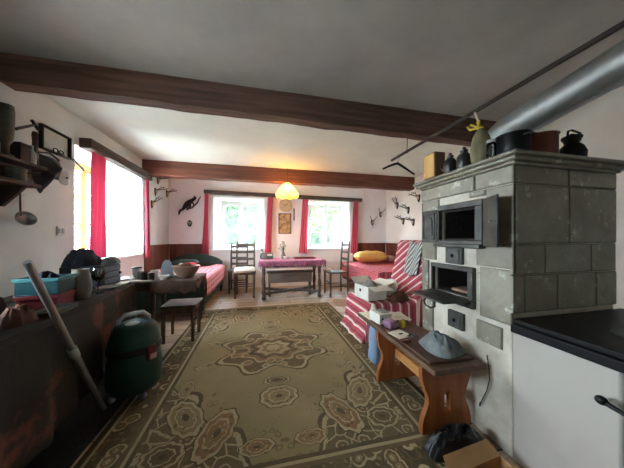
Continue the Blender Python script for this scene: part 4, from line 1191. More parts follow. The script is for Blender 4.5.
rb = thing('wooden_bed', 'low bed with pale wooden legs in the far right corner', 'bed', (2.66, 4.6, 0))
rx0, rx1, ry0, ry1 = 2.06, 3.34, 3.72, 5.60
MB().box((rx0, ry0, .18), (rx1, ry1, .32)).build('bed_frame', OLDW, rb, bevel=.01)
for x in (rx0+.05, rx1-.05):
    for y in (ry0+.05, ry1-.35):
        MB().tube([(x, y, .001), (x, y, .18)], [.022, .032], 10).build('leg', PINEL, rb)
MB().box((rx0+.01, ry0+.01, .321), (rx1-.01, ry1-.01, .545)).build('mattress', WPIL, rb, bevel=.05)
tag(bedtop(rx0-.005, rx1-.02, ry0, ry1-.02, .585, .34, 9, 'lf', .03).build('damask_bedcover', DAMASK, solid=.01), 'red and pink figured bedcover on the right corner bed', 'bedcover')
tag(pillow((2.60, 5.12, .63), .38, .22, .125, 31, rot=-.06).build('pillow', YPIL), 'yellow and orange flowered pillow on the right corner bed', 'pillow', 'pillows on the right bed')
tag(pillow((3.13, 5.18, .62), .12, .17, .075, 33, rot=.1).build('pillow', M('pale_pink_linen', (226, 184, 172), (206, 150, 140), .9, 8, bmp=.2)), 'small pale pink pillow right of the yellow pillow', 'pillow', 'pillows on the right bed')

# ================================================================ armchair under the striped blanket
ac = thing('armchair', 'low armchair hidden under a red and white striped blanket', 'armchair', (1.75, 2.72, 0))
AX0, AX1, AY0, AY1 = 1.20, 2.10, 2.42, 3.04
MB().box((AX0+.03, AY0+.02, .10), (AX1, AY1-.02, .40)).build('seat_base', OLDW, ac, bevel=.03)
ab = MB().hexa([(AX1-.24, AY0+.02, .401), (AX1-.02, AY0+.02, .401), (AX1-.02, AY1-.02, .401), (AX1-.24, AY1-.02, .401), (AX1-.07, AY0+.04, 1.12), (AX1+.05, AY0+.04, 1.12), (AX1+.05, AY1-.04, 1.12), (AX1-.07, AY1-.04, 1.12)])
ab.build('backrest', OLDW, ac, bevel=.03)
for x in (AX0+.08, AX1-.06):
    for y in (AY0+.07, AY1-.07):
        MB().tube([(x, y, .001), (x, y, .11)], .022, 10).build('leg', OLDW, ac)
path = [(AX0-.10, .024), (AX0-.07, .045), (AX0-.03, .14), (AX0-.012, .28), (AX0, .40), (AX0+.04, .435), (AX0+.30, .43), (AX1-.30, .425), (AX1-.26, .46), (AX1-.20, .70), (AX1-.125, 1.02), (AX1-.10, 1.13), (AX1-.06, 1.165), (AX1+.03, 1.165), (AX1+.08, 1.12), (AX1+.075, .85)]
ls = [0]
for a, b in zip(path, path[1:]): ls.append(ls[-1]+math.dist(a, b))
def pth(s):
    for i in range(len(path)-1):
        if s <= ls[i+1] or i == len(path)-2:
            k = (s-ls[i])/(ls[i+1]-ls[i]); a, b = path[i], path[i+1]
            return a[0]+(b[0]-a[0])*k, a[1]+(b[1]-a[1])*k
def blanket(u, v):
    s = ls[-1]*u
    W = AY1-AY0; dr = .30
    y = AY0-dr+(W+2*dr)*v
    x, z = pth(s)
    over = max(AY0-y, y-AY1, 0)
    sd = -1 if y < AY0 else 1
    fl = .012*nz(s*5, y*5, 4)+.018*math.sin(y*18+s*2)*max(0, 1-z/.42)
    up = 1.0 if s > ls[8] else 0
    if over > 0:
        if up: # beside the backrest: hangs behind along x
            x2, z2 = x+.0, z-.0
            yy = (AY0 if sd < 0 else AY1)+sd*min(over, .012+.0*over)
            x2 = x+min(over, .2)*.85
            return Vector((x2, yy+sd*.006*nz(s*6, y*6), z2)), (s+.8*(y-AY0)*up, y)
        z2 = max(.022+.004*abs(nz(x*9, y*9)), z-over*1.25)
        yy = (AY0 if sd < 0 else AY1)+sd*(.014+.05*over*(1+.5*math.sin(x*16)))
        return Vector((x, yy, z2)), (s, y)
    z = max(z+fl*.5, .022)
    return Vector((x-abs(fl)*.9*(s < ls[5]), y, z)), (s+.8*(y-AY0)*up, y)
tag(MB().sheet(blanket, 110, 60).build('striped_blanket', STRIPE, solid=.008), 'red and white striped blanket draped over the armchair beside the stove', 'blanket')
def zeb(u, v):
    s = ls[9]+.02+(.42)*u; x, z = pth(s); y = AY0+.06+.26*v
    return Vector((x-.025-.012*abs(nz(u*4, v*4)), y, z+.005+.02*math.sin(v*9))), (v*.3+u*.25, u)
tag(MB().sheet(zeb, 20, 20).build('striped_cloth', ZEBRA, solid=.006), 'grey and white striped cloth hanging on the armchair back beside the stove', 'cloth')

# the open white carton and other things heaped on the armchair seat
ZS = .452
wb = thing('carton_box', 'open white carton box with raised flaps on the striped armchair', 'box', (1.36, 2.62, ZS))
r = RZ(.15); o = Vector((1.35, 2.66, ZS))
def Q(x, y): return o + r @ Vector((x, y, 0))
c4 = [Q(-.13, -.15), Q(.13, -.15), Q(.13, .15), Q(-.13, .15)]
m = MB(); zt = .165
for i in range(4): panel(m, c4[i], c4[(i+1) % 4], .001, zt)
m.hexa([p_+Vector((0, 0, .001)) for p_ in c4]+[p_+Vector((0, 0, .006)) for p_ in c4])
m.build('box_body', CARDW, wb, smooth=False)
def flap2(a, b, out, rise):
    z = Vector((0, 0, zt)); t_ = Vector((0, 0, .004)); out = Vector(out)+Vector((0, 0, rise))
    return MB().hexa([a+z, b+z, b+z+out, a+z+out, a+z+t_, b+z+t_, b+z+out+t_, a+z+out+t_]).build('flap', CARDW, wb, smooth=False)
flap2(c4[1], c4[2], r @ Vector((.13, 0, 0)), .04)
flap2(c4[2], c4[3], r @ Vector((0, .10, 0)), .06)
flap2(c4[0], c4[1], r @ Vector((.02, -.11, 0)), -.03)
g_ = Q(-.1315, .02)
MB().box(g_+Vector((-.002, -.016, .085)), g_+Vector((.002, .016, .12)), r).build('hand_hole', INK, wb, smooth=False)
tag(crumple((1.35, 2.66, ZS+.09), .112, .125, .135, 41, rot=.15, rough=.7).build('folded_garment', GREYF), 'grey garment bulging out of the open white carton', 'garment')
t = thing('plate', 'white oval plate leaning among the things on the armchair', 'plate', (1.60, 2.66, ZS))
rr = RZ(.5) @ RY(math.radians(-62))
MB().lathe([(0, 0), (.07, 0), (.11, .012), (.112, .016), (.07, .006), (0, .005)], (1.625, 2.66, ZS+.115), 30, rr).build('plate_body', CERW, t)
tag(crumple((1.69, 2.82, ZS+.012), .13, .14, .15, 43, rot=.6).build('dark_jacket', DKBLUE), 'dark folded jacket on the armchair behind the white plate', 'garment')
tag(crumple((1.42, 2.95, ZS), .14, .07, .21, 47, rot=-.1).build('grey_scarf', GREYF), 'grey scarf heaped behind the white carton on the armchair', 'garment')
tag(crumple((1.64, 2.485, ZS-.008), .14, .07, .10, 45, rot=.05).build('brown_bag', BROWNC), 'brown soft bag in front of the armchair heap', 'bag')
# ================================================================ long bench under the left wall with a dark cloth
p0, p1 = Vector((-1.06, 1.15, 0)), Vector((-1.25, 2.66, 0))       # front edge, near to far
dl = (p1-p0).normalized(); nl = Vector((-dl.y, dl.x, 0))            # towards the wall
p0 = p0 - dl*.55
DEP, CZ = .70, .75
cb_ = thing('long_workbench', 'long dark workbench along the left wall under a patterned cloth', 'workbench', tuple((p0+p1)/2+nl*.35))
def slab(a, b, dep, z0, z1):
    n_ = nl*dep
    q = [a, b, b+n_, a+n_]
    return MB().hexa([p+Vector((0, 0, z0)) for p in q]+[p+Vector((0, 0, z1)) for p in q])
slab(p0, p1, DEP, CZ-.045, CZ).build('worktop', DARKW, cb_, bevel=.006)
for k in (.05, .5, .95):
    a = p0+(p1-p0)*k
    for w in (.06, DEP-.10):
        b0 = a+nl*w
        slab(b0-dl*.03, b0+dl*.03, .06, .001, CZ-.046).build('leg', DARKW, cb_, bevel=.004)
slab(p0+nl*.08, p1+nl*.08, .03, .52, .62).build('rail', DARKW, cb_, bevel=.004)
Lc = (p1-p0).length
def tc(u, v):
    s = Lc*u; q = v*1.0 - .55      # q<0 hangs in front
    a = p0+dl*s
    if q >= 0: return a+nl*q*1.2+Vector((0, 0, CZ+.005+.004*nz(s*6, q*9))), (s, q)
    f = -q
    k = .03*math.sin(s*11+2*nz(s*2, 0))*f/.5
    return a-nl*(.012+abs(k)+.02*f+.0)+Vector((0, 0, CZ+.004-f*1.05-.03*math.sin(s*3)*f)), (s, q)
tag(MB().sheet(tc, 90, 34).build('bench_cloth', DARKC, solid=.006), 'dark cloth with reddish blotches hanging over the front of the workbench', 'cloth')
ZC = CZ+.010
def onb(u, v, Z=ZC): return atZ(u, v, Z)

# teal over red crate boxes
c = onb(56, 297)
c = p0+dl*1.44+nl*.24
t0 = math.atan2(dl.y, dl.x)-PI/2
def crate(name, label, mat, cx_, sx, sy, z0, h, lidm=None):
    t = thing(name, label, 'box', (cx_.x, cx_.y, z0), t0)
    k = .006
    m = MB().box((-sx, -sy, 0), (sx, sy, k)).box((-sx, -sy, k), (-sx+k, sy, h)).box((sx-k, -sy, k), (sx, sy, h)).box((-sx+k, -sy, k), (sx-k, -sy+k, h)).box((-sx+k, sy-k, k), (sx-k, sy, h))
    m.build('box_body', mat, t, local=True, bevel=.002)
    rimm = MB().box((-sx-.008, -sy-.008, h-.022), (sx+.008, -sy-.0005, h)).box((-sx-.008, sy+.0005, h-.022), (sx+.008, sy+.008, h)).box((-sx-.008, -sy, h-.022), (-sx-.0005, sy, h)).box((sx+.0005, -sy, h-.022), (sx+.008, sy, h))
    rimm.build('rim', lidm or mat, t, local=True, bevel=.002)
    return t
c = Vector((-1.345, 1.83, 0))
crate('plastic_crate', 'red plastic crate under the teal one on the workbench', REDP, c, .095, .085, ZC, .085)
tt = crate('plastic_crate', 'teal plastic crate stacked on the red one on the workbench', TEALP, c, .10, .085, ZC+.087, .105, M('pale_teal_rim', (54, 120, 124), (42, 100, 106), .5, 5))
tag(crumple((c.x, c.y, ZC+.094), .085, .07, .12, 51).build('packed_cloth', DKBLUE), 'dark bundle inside the teal plastic crate', 'cloth')
# grey vase
v_ = atZ(83, 298, ZC)
v_ = Vector((-1.272, 2.00, ZC))
t = thing('stoneware_vase', 'grey stoneware vase beside the crates on the workbench', 'vase', tuple(v_))
MB().lathe([(0, 0), (.045, 0), (.05, .01), (.063, .06), (.064, .10), (.055, .16), (.046, .20), (.048, .215), (.041, .215), (.04, .19), (.05, .10), (0, .02)], v_, 28).build('vase_body', CER, t)
# wine glass
g_ = Vector((-1.262, 2.17, ZC))
t = thing('wine_glass', 'stemmed wine glass between the grey vase and the dark box', 'glass', tuple(g_))
MB().lathe([(0, 0), (.036, 0), (.034, .004), (.006, .008), (.005, .085), (.012, .095), (.036, .12), (.045, .15), (.042, .185), (.038, .205), (.0365, .205), (.0405, .185), (.0435, .15), (.034, .122), (.010, .099), (0, .097)], g_, 28).build('glass_body', WGLASS, t)
# saucer
s_ = Vector((-1.275, 2.33, ZC))
t = thing('saucer', 'flat pale saucer on the workbench in front of the dark box', 'dish', tuple(s_))
MB().lathe([(0, 0), (.05, 0), (.085, .018), (.088, .022), (.05, .008), (0, .006)], s_, 28).build('saucer_body', CER, t)
# dark blue radio box with cloth heaped on it
bx0 = Vector((-1.50, 2.49, ZC))
t = thing('drawer_box', 'dark blue box with three grey drawers under heaped clothes on the workbench', 'box', tuple(bx0), t0-.15)
MB().box((-.15, -.14, .001), (.15, .15, .195)).build('case', NAVYP, t, local=True, bevel=.012)
for i in range(3):
    MB().box((.1505, -.09, .025+i*.056), (.158, .14, .068+i*.056)).build('drawer_front', M('grey_drawer', (96, 98, 108), (76, 78, 88), .5, 6) if i == 0 else bpy.data.materials['grey_drawer'], t, local=True, bevel=.004)
MB().lathe([(0, 0), (.012, 0), (.010, .014), (0, .015)], Vector((.158, .12, .105)), 12, RY(PI/2)).build('knob', BLACKP, t, local=True)
tag(crumple((-1.545, 2.45, ZC+.198), .13, .15, .105, 64, rot=.3, rough=1.7, n=50).build('folded_clothes', DKBLUE), 'dark clothes heaped on the blue drawer box by the red curtain', 'clothes')
tag(crumple((-1.375, 2.54, ZC+.198), .05, .10, .05, 63, rot=-.3, rough=1.6).build('folded_clothes', GREYC), 'grey garment lying on the grey drawer end of the blue box', 'clothes')
tag(MB().box((-1.20, 2.28, ZC), (-1.12, 2.42, ZC+.006), RZ(.5), ).build('paper_note', PAPER, bevel=.001) if False else MB().box((-1.335, 2.50, ZC), (-1.255, 2.62, ZC+.006), RZ(.2)).build('paper_note', PAPER, bevel=.001), 'white paper note at the far end of the workbench', 'paper')
# basket, iron tool handle and bundles at the near end
k_ = Vector((-1.30, 1.30, ZC))
t = thing('wicker_basket', 'dark wicker basket with a loop handle at the near end of the workbench', 'basket', tuple(k_))
def bask(u, v):
    a = u*2*PI; r = .085+.03*v+.004*math.sin(a*18)*math.cos(v*24)
    return k_+Vector((r*1.15*math.cos(a), r*math.sin(a), .002+.10*v)), (u, v)
m = MB().sheet(bask, 72, 12); m.lathe([(0, .002), (.095, .002), (.095, .008), (0, .008)], k_, 30)
m.build('basket_body', STRAW, t, solid=.004)
MB().tube([k_+Vector((.11*math.cos(a), .02*math.cos(a), .10+.10*math.sin(a))) for a in [PI*i/12 for i in range(13)]], .006, 8).build('handle', BLACKM, t)
tag(crumple(k_+Vector((0, 0, .012)), .078, .072, .13, 71).build('brown_bundle', BROWNC), 'brown cloth bundle lying in the wicker basket', 'cloth')
tag(crumple((-1.22, 1.49, ZC), .065, .085, .09, 73, rot=.3).build('brown_rag', M('rust_rag', (112, 72, 54), (80, 50, 38), .9, 8, bmp=.4)), 'rust brown rag on the workbench beside the wicker basket', 'cloth')
tag(crumple((-1.50, 1.58, ZC), .12, .14, .17, 75, rot=-.2).build('sack', M('dark_sack', (72, 62, 54), (50, 43, 38), .95, 8, bmp=.4)), 'dark full sack against the wall behind the wicker basket', 'sack')
t = thing('baking_tray', 'dark shallow baking tray in front of the crates on the workbench', 'tray', (-1.18, 1.66, ZC), t0)
MB().box((-.055, -.11, .001), (.055, .11, .006)).box((-.055, -.11, .006), (-.049, .11, .026)).box((.049, -.11, .006), (.055, .11, .026)).box((-.049, -.11, .006), (.049, -.104, .026)).box((-.049, .104, .006), (.049, .11, .026)).build('tray_body', IRON, t, local=True, bevel=.002)

# ================================================================ small table with crockery
st = thing('side_table', 'small dark wooden table covered with crockery at the end of the workbench', 'table', (-1.28, 2.93, 0))
SX0, SX1, SY0, SY1, SZ = -1.75, -.69, 2.72, 3.24, .74
MB().box((SX0, SY0, SZ-.028), (SX1, SY1, SZ)).build('tabletop', OLDW, st, bevel=.006)
MB().box((SX0+.08, SY0+.12, SZ-.12), (-1.10, SY0+.145, SZ-.028)).box((SX0+.08, SY1-.12, SZ-.12), (-1.10, SY1-.095, SZ-.028)).build('apron', OLDW, st, bevel=.003)
for x in (SX0+.12, -1.155):
    for y in (SY0+.16, SY1-.08):
        MB().tube([(x-.01 if x > -1.3 else x, y, .001), (x, y, SZ-.029)], [.020, .026], 10).build('leg', OLDW, st)
z = SZ+.001
def scal(u, v):
    x = -1.12+.46*u; q = v*.62-.10
    y = SY0+q
    zz = SZ+.004
    if x > SX1+.008: zz -= (x-SX1-.008)*3.2+.03*math.sin(q*34); x = SX1+.014+.012*math.sin(q*20)
    if y < SY0-.006:
        zz = min(zz, SZ+.004-(SY0-.006-y)*1.2-.025*abs(math.sin(x*26))); y = SY0-.012-.008*math.sin(x*30)
    return Vector((x, y, zz)), (u, v)
tag(MB().sheet(scal, 40, 46).build('table_runner', M('brown_tablecloth', (108, 82, 70), (80, 58, 50), .9, 7, bmp=.3), solid=.005), 'brown cloth hanging over the right end of the crockery table', 'tablecloth')
z2 = SZ+.0085
t = thing('mixing_bowl', 'large pinkish brown bowl on the crockery table', 'bowl', (-.83, 2.93, z2))
MB().lathe([(0, 0), (.07, 0), (.08, .01), (.125, .07), (.145, .125), (.150, .13), (.143, .133), (.116, .07), (.07, .014), (0, .012)], (-.835, 2.925, z2), 36).build('bowl_body', CERB, t)
tag(crumple((-.835, 2.925, z2+.07), .092, .092, .085, 81).build('bread_loaf', BROWNC), 'brown loaf-like lump inside the large bowl', 'food')
ix, iy = -1.05, 2.97
t = thing('flat_iron', 'pale blue flat iron standing upright on the crockery table', 'iron', (ix, iy, z))
n = 14
sole = [(-.062, 0), (.062, 0)] + [(.062*math.cos(PI*i/(2*n))**.8 if i < n else 0, .03+.17*math.sin(PI*i/(2*n))) for i in range(0, n+1)] + [(-.062*math.cos(PI*i/(2*n))**.8, .03+.17*math.sin(PI*i/(2*n))) for i in range(n-1, -1, -1)]
mt_ = Matrix.Translation((ix, iy, z+.006)) @ Matrix.Rotation(.25, 4, 'Z') @ Matrix(((1, 0, 0, 0), (0, 0, -1, 0), (0, 1, 0, 0), (0, 0, 0, 1)))
MB().prism(sole, mt_, .012).build('soleplate', M('pale_blue_soleplate', (186, 202, 216), (168, 186, 202), .35, 4, bmp=.02), t, bevel=.002)
mt2 = mt_ @ Matrix.Translation((0, 0, -.05)) @ Matrix.Diagonal((.8, .85, 1, 1))
MB().prism(sole, mt2, .049).build('iron_body', GREYP, t, bevel=.006)
MB().tube([mt_ @ Vector(p) for p in ((0, .02, -.05), (0, .02, -.095), (0, .12, -.105), (0, .135, -.05))], .012, 10).build('handle', BLACKP, t)
for i, (x, y, r_, h, mt_, lb_) in enumerate(((-1.235, 2.86, .034, .085, CERD, 'dark glazed mug left of the flat iron'), (-1.155, 2.83, .032, .075, CERD, 'dark glazed mug in front of the flat iron'), (-1.31, 2.95, .034, .08, CER, 'grey mug at the wall side of the crockery table'))):
    t = thing('mug', lb_, 'mug', (x, y, z), 0, 'mugs on the crockery table')
    MB().lathe([(0, 0), (r_*.9, 0), (r_, .01), (r_, h), (r_-.005, h), (r_-.006, .01), (0, .008)], (x, y, z), 22).build('mug_body', mt_, t)
    MB().tube([(x+(r_-.002)*.7, y-(r_-.002)*.7, z+h*.75), (x+(r_+.02)*.7, y-(r_+.02)*.7, z+h*.75), (x+(r_+.02)*.7, y-(r_+.02)*.7, z+h*.3), (x+(r_-.002)*.7, y-(r_-.002)*.7, z+h*.25)], .005, 8).build('handle', mt_, t)
t = thing('dinner_plate', 'flat white dinner plate on the crockery table by the window', 'plate', (-1.48, 2.80, z))
MB().lathe([(0, 0), (.07, 0), (.115, .018), (.12, .024), (.07, .008), (0, .006)], (-1.50, 2.86, z), 32).build('plate_body', CERW, t)
tag(MB().box((-1.245, 2.668, z), (-1.00, 2.745, z+.012), RZ(-.02)).build('chopping_board', M('pale_board', (190, 176, 158), (166, 150, 130), .7, 6), bevel=.003) if False else MB().box((-1.42, 2.725, z), (-1.125, 2.79, z+.011), RZ(-.02)).build('chopping_board', M('pale_board', (190, 176, 158), (166, 150, 130), .7, 6), bevel=.003), 'pale narrow cutting board at the near edge of the crockery table', 'board')
tag(crumple((-.95, 3.13, z2), .07, .06, .13, 83).build('cream_napkin', WPIL), 'crumpled cream napkin behind the large bowl', 'napkin')

for i, (x, y, r_, h, mt_, nm, lb_) in enumerate(((-1.02, 2.80, .055, .045, CERW, 'bowl', 'small white bowl in front of the flat iron'), (-1.40, 3.06, .05, .10, GREYP, 'jar', 'grey lidded jar at the back of the crockery table'), (-1.22, 3.08, .045, .07, CERW, 'cup', 'white cup behind the dark mugs on the crockery table'))):
    t = thing(nm, lb_, nm, (x, y, z2))
    MB().lathe([(0, 0), (r_*.6, 0), (r_*.7, .006), (r_, h*.8), (r_, h), (r_-.005, h), (r_*.9-.004, h*.75), (r_*.6, .012), (0, .010)], (x, y, z2), 24).build(nm+'_body', mt_, t)
    if nm == 'jar': MB().lathe([(0, h+.001), (r_+.002, h+.001), (r_+.002, h+.014), (r_*.3, h+.02), (0, h+.02)], (x, y, z2), 24).build('lid', BLACKP, t)
    if nm == 'cup': MB().tube([(x+r_*.85, y, z2+h*.8), (x+r_+.02, y, z2+h*.75), (x+r_+.015, y, z2+h*.35), (x+r_*.72, y, z2+h*.3)], .005, 8).build('handle', mt_, t)
# stool
sl = thing('wooden_stool', 'brown wooden stool pulled up to the crockery table', 'stool', (-.92, 3.02, 0))
MB().box((-1.09, 2.86, .405), (-.715, 3.20, .435)).build('seat', OLDW, sl, bevel=.008)
MB().box((-1.07, 2.865, .345), (-.745, 2.885, .405)).box((-1.07, 3.145, .345), (-.745, 3.165, .405)).box((-.765, 2.885, .345), (-.745, 3.145, .405)).box((-1.07, 2.885, .345), (-1.05, 3.145, .405)).build('apron', OLDW, sl, bevel=.003)
for x in (-1.055, -.755):
    for y in (2.88, 3.155):
        MB().tube([(x, y, .012), (x, y, .345), (x, y, .404)], [.018, .023, .023], 4).build('leg', OLDW, sl, smooth=False)

# ================================================================ vacuum cleaner and its tube
vx, vy = -.935, 2.02
vc = thing('vacuum_cleaner', 'dark green drum vacuum cleaner standing on the rug edge', 'vacuum cleaner', (vx, vy, .019))
b_ = Vector((vx, vy, .019))
MB().lathe([(0, .05), (.150, .05), (.172, .075), (.178, .12), (.174, .22), (.165, .31), (.160, .335), (0, .335)], b_, 40).build('drum', GREENP, vc)
MB().lathe([(.150, .336), (.170, .336), (.174, .345), (.174, .372), (.168, .38), (.150, .38)], b_, 40).build('band', BLACKP, vc)
MB().lathe([(0, .381), (.166, .381), (.163, .42), (.152, .46), (.138, .505), (.124, .525), (.09, .54), (0, .543)], b_, 40).build('motor_head', GREENP, vc)
hp = [Vector((-.10, 0, .525)), Vector((-.095, 0, .565)), Vector((-.06, 0, .60)), Vector((.05, 0, .605)), Vector((.085, 0, .57)), Vector((.09, 0, .53))]
MB().tube([b_+RZ(.35) @ p for p in hp], [.014, .016, .018, .018, .016, .014], 12).build('carry_handle', GREYP, vc)
MB().lathe([(0, 0), (.045, 0), (.045, .006), (.03, .012), (0, .012)], b_+RZ(.35) @ Vector((-.01, -.05, .541)), 24).build('switch_plate', GREYP, vc)
cl_ = b_+RZ(-.55) @ Vector((.168, 0, .335))
MB().box(cl_+Vector((-.012, -.03, -.055)), cl_+Vector((.016, .03, .05)), RZ(-.55)).build('clasp', REDP, vc, bevel=.004)
MB().box(cl_+Vector((.014, -.024, -.05)), cl_+Vector((.020, .024, -.01)), RZ(-.55)).build('label', M('pink_label', (214, 168, 168), (196, 150, 150), .5, 8), vc, bevel=.001)
for k in range(4):
    a = PI/4+k*PI/2
    q_ = b_+Vector((.14*math.cos(a), .14*math.sin(a), .024))
    MB().blob(q_, (.024, .024, .024), 12).tube([q_, q_+Vector((0, 0, .035))], .008, 8).build('castor', STEEL, vc)
tA, tB = Vector((-1.10, 1.33, 1.03)), Vector((-1.035, 1.44, .03))
e0 = atX(27, 262, -1.07); e1 = atZ(103, 409, .022)
t = thing('vacuum_tube', 'long grey vacuum cleaner tube leaning against the workbench', 'tube', tuple(e1))
md = e1+(e0-e1)*.47
MB().tube([e1, md], .0185, 18).build('lower_tube', ALU, t)
MB().tube([md, e0], .0165, 18).build('upper_tube', ALU, t)
dd = (e0-e1).normalized()
MB().tube([md-dd*.02, md+dd*.045], .0225, 18).build('coupling', GREYP, t)

# ================================================================ left wall: shelf, hung things
WX = XL+.001
sh = thing('wall_shelf', 'dark wooden wall shelf crowded with old utensils on the left wall', 'shelf', (WX+.1, 2.15, 1.6))
MB().box((WX, 1.85, 1.615), (WX+.20, 2.40, 1.645)).build('shelf_board', DARKW, sh, bevel=.004)
MB().box((WX, 1.85, 1.645), (WX+.018, 2.55, 1.83)).build('back_board', DARKW, sh, bevel=.004)
MB().box((WX, 1.85, 1.80), (WX+.15, 2.52, 1.825)).build('shelf_board', DARKW, sh, bevel=.004)
for y in (1.92, 2.30):
    MB().hexa([(WX+.001, y, 1.45), (WX+.02, y, 1.45), (WX+.02, y+.025, 1.45), (WX+.001, y+.025, 1.45), (WX+.001, y, 1.614), (WX+.17, y, 1.614), (WX+.17, y+.025, 1.614), (WX+.001, y+.025, 1.614)]).build('bracket', DARKW, sh, bevel=.003)
# ladle and skimmer hanging below
def ladle(y, zt, L_, label, r_=.055, mat=STEEL, name='ladle'):
    x = WX+.03
    t = thing(name, label, 'utensil', (x, y, zt-L_), 0)
    MB().tube([(WX, y, zt-.01), (x, y, zt), (x, y, zt-L_*.5), (x+.004, y, zt-L_+r_*.4)], [.004, .005, .006, .006], 8).build('handle', IRON, t)
    MB().lathe([(0, -.03), (r_*.55, -.022), (r_*.9, -.004), (r_, .016), (r_*.95, .016), (r_*.84, -.001), (r_*.5, -.016), (0, -.024)], Vector((x+.035, y+.0, zt-L_)), 22, RZ(-.5) @ RY(1.15)).build('bowl', mat, t)
    return t
ladle(2.43, 1.60, .24, 'steel ladle hanging under the end of the wall shelf', .065)
p = atX(66, 178, WX+.02)
t = thing('pan_lid', 'round pale metal lid hanging on the wall beside the dark bag', 'lid', tuple(p))
MB().lathe([(0, 0), (.075, 0), (.078, .006), (.06, .016), (.02, .022), (0, .022)], Vector((WX, p.y, p.z)), 28, RY(PI/2)).build('lid_disc', STEEL, t)
MB().blob((WX+.03, p.y, p.z), (.012, .010, .010), 10).build('knob', BLACKP, t)
# dark hanging bag
t = thing('hanging_bag', 'dark grey cloth bag hanging below the framed tray on the wall', 'bag', (WX+.05, 2.82, 1.6))
a = atX(48, 152, WX+.06); b2 = atX(70, 155, WX+.06); c2 = atX(50, 184, WX+.06)
def hb(u, v):
    y = 2.56+.29*u; d = math.sin(PI*u)*math.sin(PI*min(1, v*1.05))
    z0 = 1.985-.0*u
    ln = .20+.17*math.exp(-((u-.28)/.25)**2)
    return Vector((WX+.012+.10*d*(1+.3*nz(u*5, v*5, 3)), y, z0-ln*v)), (u, v)
def hb2(u, v):
    p_, q = hb(u, v); return Vector((WX+.004, p_.y, p_.z)), q
m = MB().sheet(hb, 26, 20).sheet(hb2, 26, 20); bmesh.ops.remove_doubles(m.bm, verts=m.bm.verts, dist=.0095)
m.build('bag_body', M('dark_grey_bag', (66, 64, 66), (48, 46, 48), .9, 8, bmp=.3, bscale=40), t)
MB().tube([(WX+.02, 2.60, 1.985), (WX+.02, 2.72, 2.02), (WX+.02, 2.83, 1.985)], .008, 8).build('strap', BLACKP, t)
# framed tray / picture on the wall
t = thing('framed_picture', 'dark framed picture hanging on the left wall above the grey bag', 'picture', (WX, 2.80, 2.03))
fy0, fy1, fz0, fz1, k = 2.63, 2.97, 2.035, 2.265, .016
MB().box((WX, fy0, fz0), (WX+.035, fy0+k, fz1)).box((WX, fy1-k, fz0), (WX+.035, fy1, fz1)).box((WX, fy0+k, fz1-k), (WX+.035, fy1-k, fz1)).box((WX, fy0+k, fz0), (WX+.035, fy1-k, fz0+k)).build('frame', BLACKM, t, bevel=.003)
MB().box((WX, fy0+k, fz0+k), (WX+.006, fy1-k, fz1-k)).build('print', M('pale_landscape_print', (190, 192, 190), (120, 124, 122), .6, 5, bmp=0, lo=.5, hi=.75), t, smooth=False)
# scissors-like tongs hanging over the frame corner
p = Vector((WX+.05, 2.93, 2.02))
t = thing('fire_tongs', 'black iron fire tongs hung between the picture and the curtain', 'tongs', tuple(p))
MB().tube([(WX+.058, 2.76, 2.045), (WX+.07, 2.92, 2.02), (WX+.05, 3.10, 1.985)], .009, 8).build('arm', BLACKM, t)
MB().tube([(WX+.062, 2.74, 2.02), (WX+.085, 2.92, 2.025), (WX+.06, 3.10, 1.96)], .009, 8).build('arm', BLACKM, t)
m = MB()
for yy in (2.735, 2.80):
    m.tube([(WX+.060+.0*i, yy+.028*math.cos(i*PI/6), 2.05+.022*math.sin(i*PI/6)) for i in range(13)], .005, 6)
m.build('grip', BLACKM, t)

# things on the shelf
ZSH = 1.826
t = thing('meat_grinder', 'old dark meat grinder with crank handle on the wall shelf', 'grinder', (WX+.09, 2.30, ZSH))
gx, gy = WX+.085, 2.25
MB().lathe([(0, 0), (.045, 0), (.045, .015), (.022, .03), (.022, .10), (.04, .13), (.046, .22), (.048, .36), (.043, .40), (.038, .385), (0, .38)], (gx, gy, ZSH), 22).build('body', IRON, t)
cA, cB = Vector((gx+.02, gy+.05, ZSH+.24)), Vector((gx+.03, gy+.20, ZSH+.345))
MB().tube([cA, cB], [.012, .010], 8).build('crank', IRON, t)
MB().tube([cB+Vector((0, -.03, .028)), cB+Vector((0, .03, -.028))], .012, 10).build('crank_handle', BLACKM, t)
t = thing('wooden_chest', 'small dark wooden chest on the upper wall shelf', 'box', (WX+.075, 2.355, ZSH))
MB().box((WX+.02, 2.31, ZSH), (WX+.13, 2.395, ZSH+.12)).build('chest_body', DARKW, t, bevel=.004)
MB().box((WX+.015, 2.305, ZSH+.1205), (WX+.135, 2.40, ZSH+.145)).build('lid', DARKW, t, bevel=.006)
bx1 = thing('pestle', 'upright dark wooden pestle on the wall shelf beside the framed picture', 'pestle', (WX+.1, 2.515, ZSH))
MB().lathe([(0, 0), (.022, 0), (.026, .02), (.02, .08), (.017, .22), (.021, .27), (.016, .30), (0, .302)], (WX+.08, 2.495, ZSH), 16).build('shaft', DARKW, bx1)
t = thing('steel_pot', 'dark round steel pot on the lower board of the wall shelf', 'pot', (WX+.11, 2.28, 1.646))
MB().lathe([(0, 0), (.065, 0), (.07, .01), (.072, .10), (.076, .104), (.068, .104), (.066, .012), (0, .01)], (WX+.11, 2.28, 1.646), 26).build('pot_body', IRON, t)
MB().tube([(WX+.17, 2.31, 1.72), (WX+.23, 2.35, 1.735)], .008, 8).build('handle', IRON, t)
t = thing('glass_bottle', 'pale glass bottle standing on the upper wall shelf', 'bottle', (WX+.12, 2.42, ZSH))
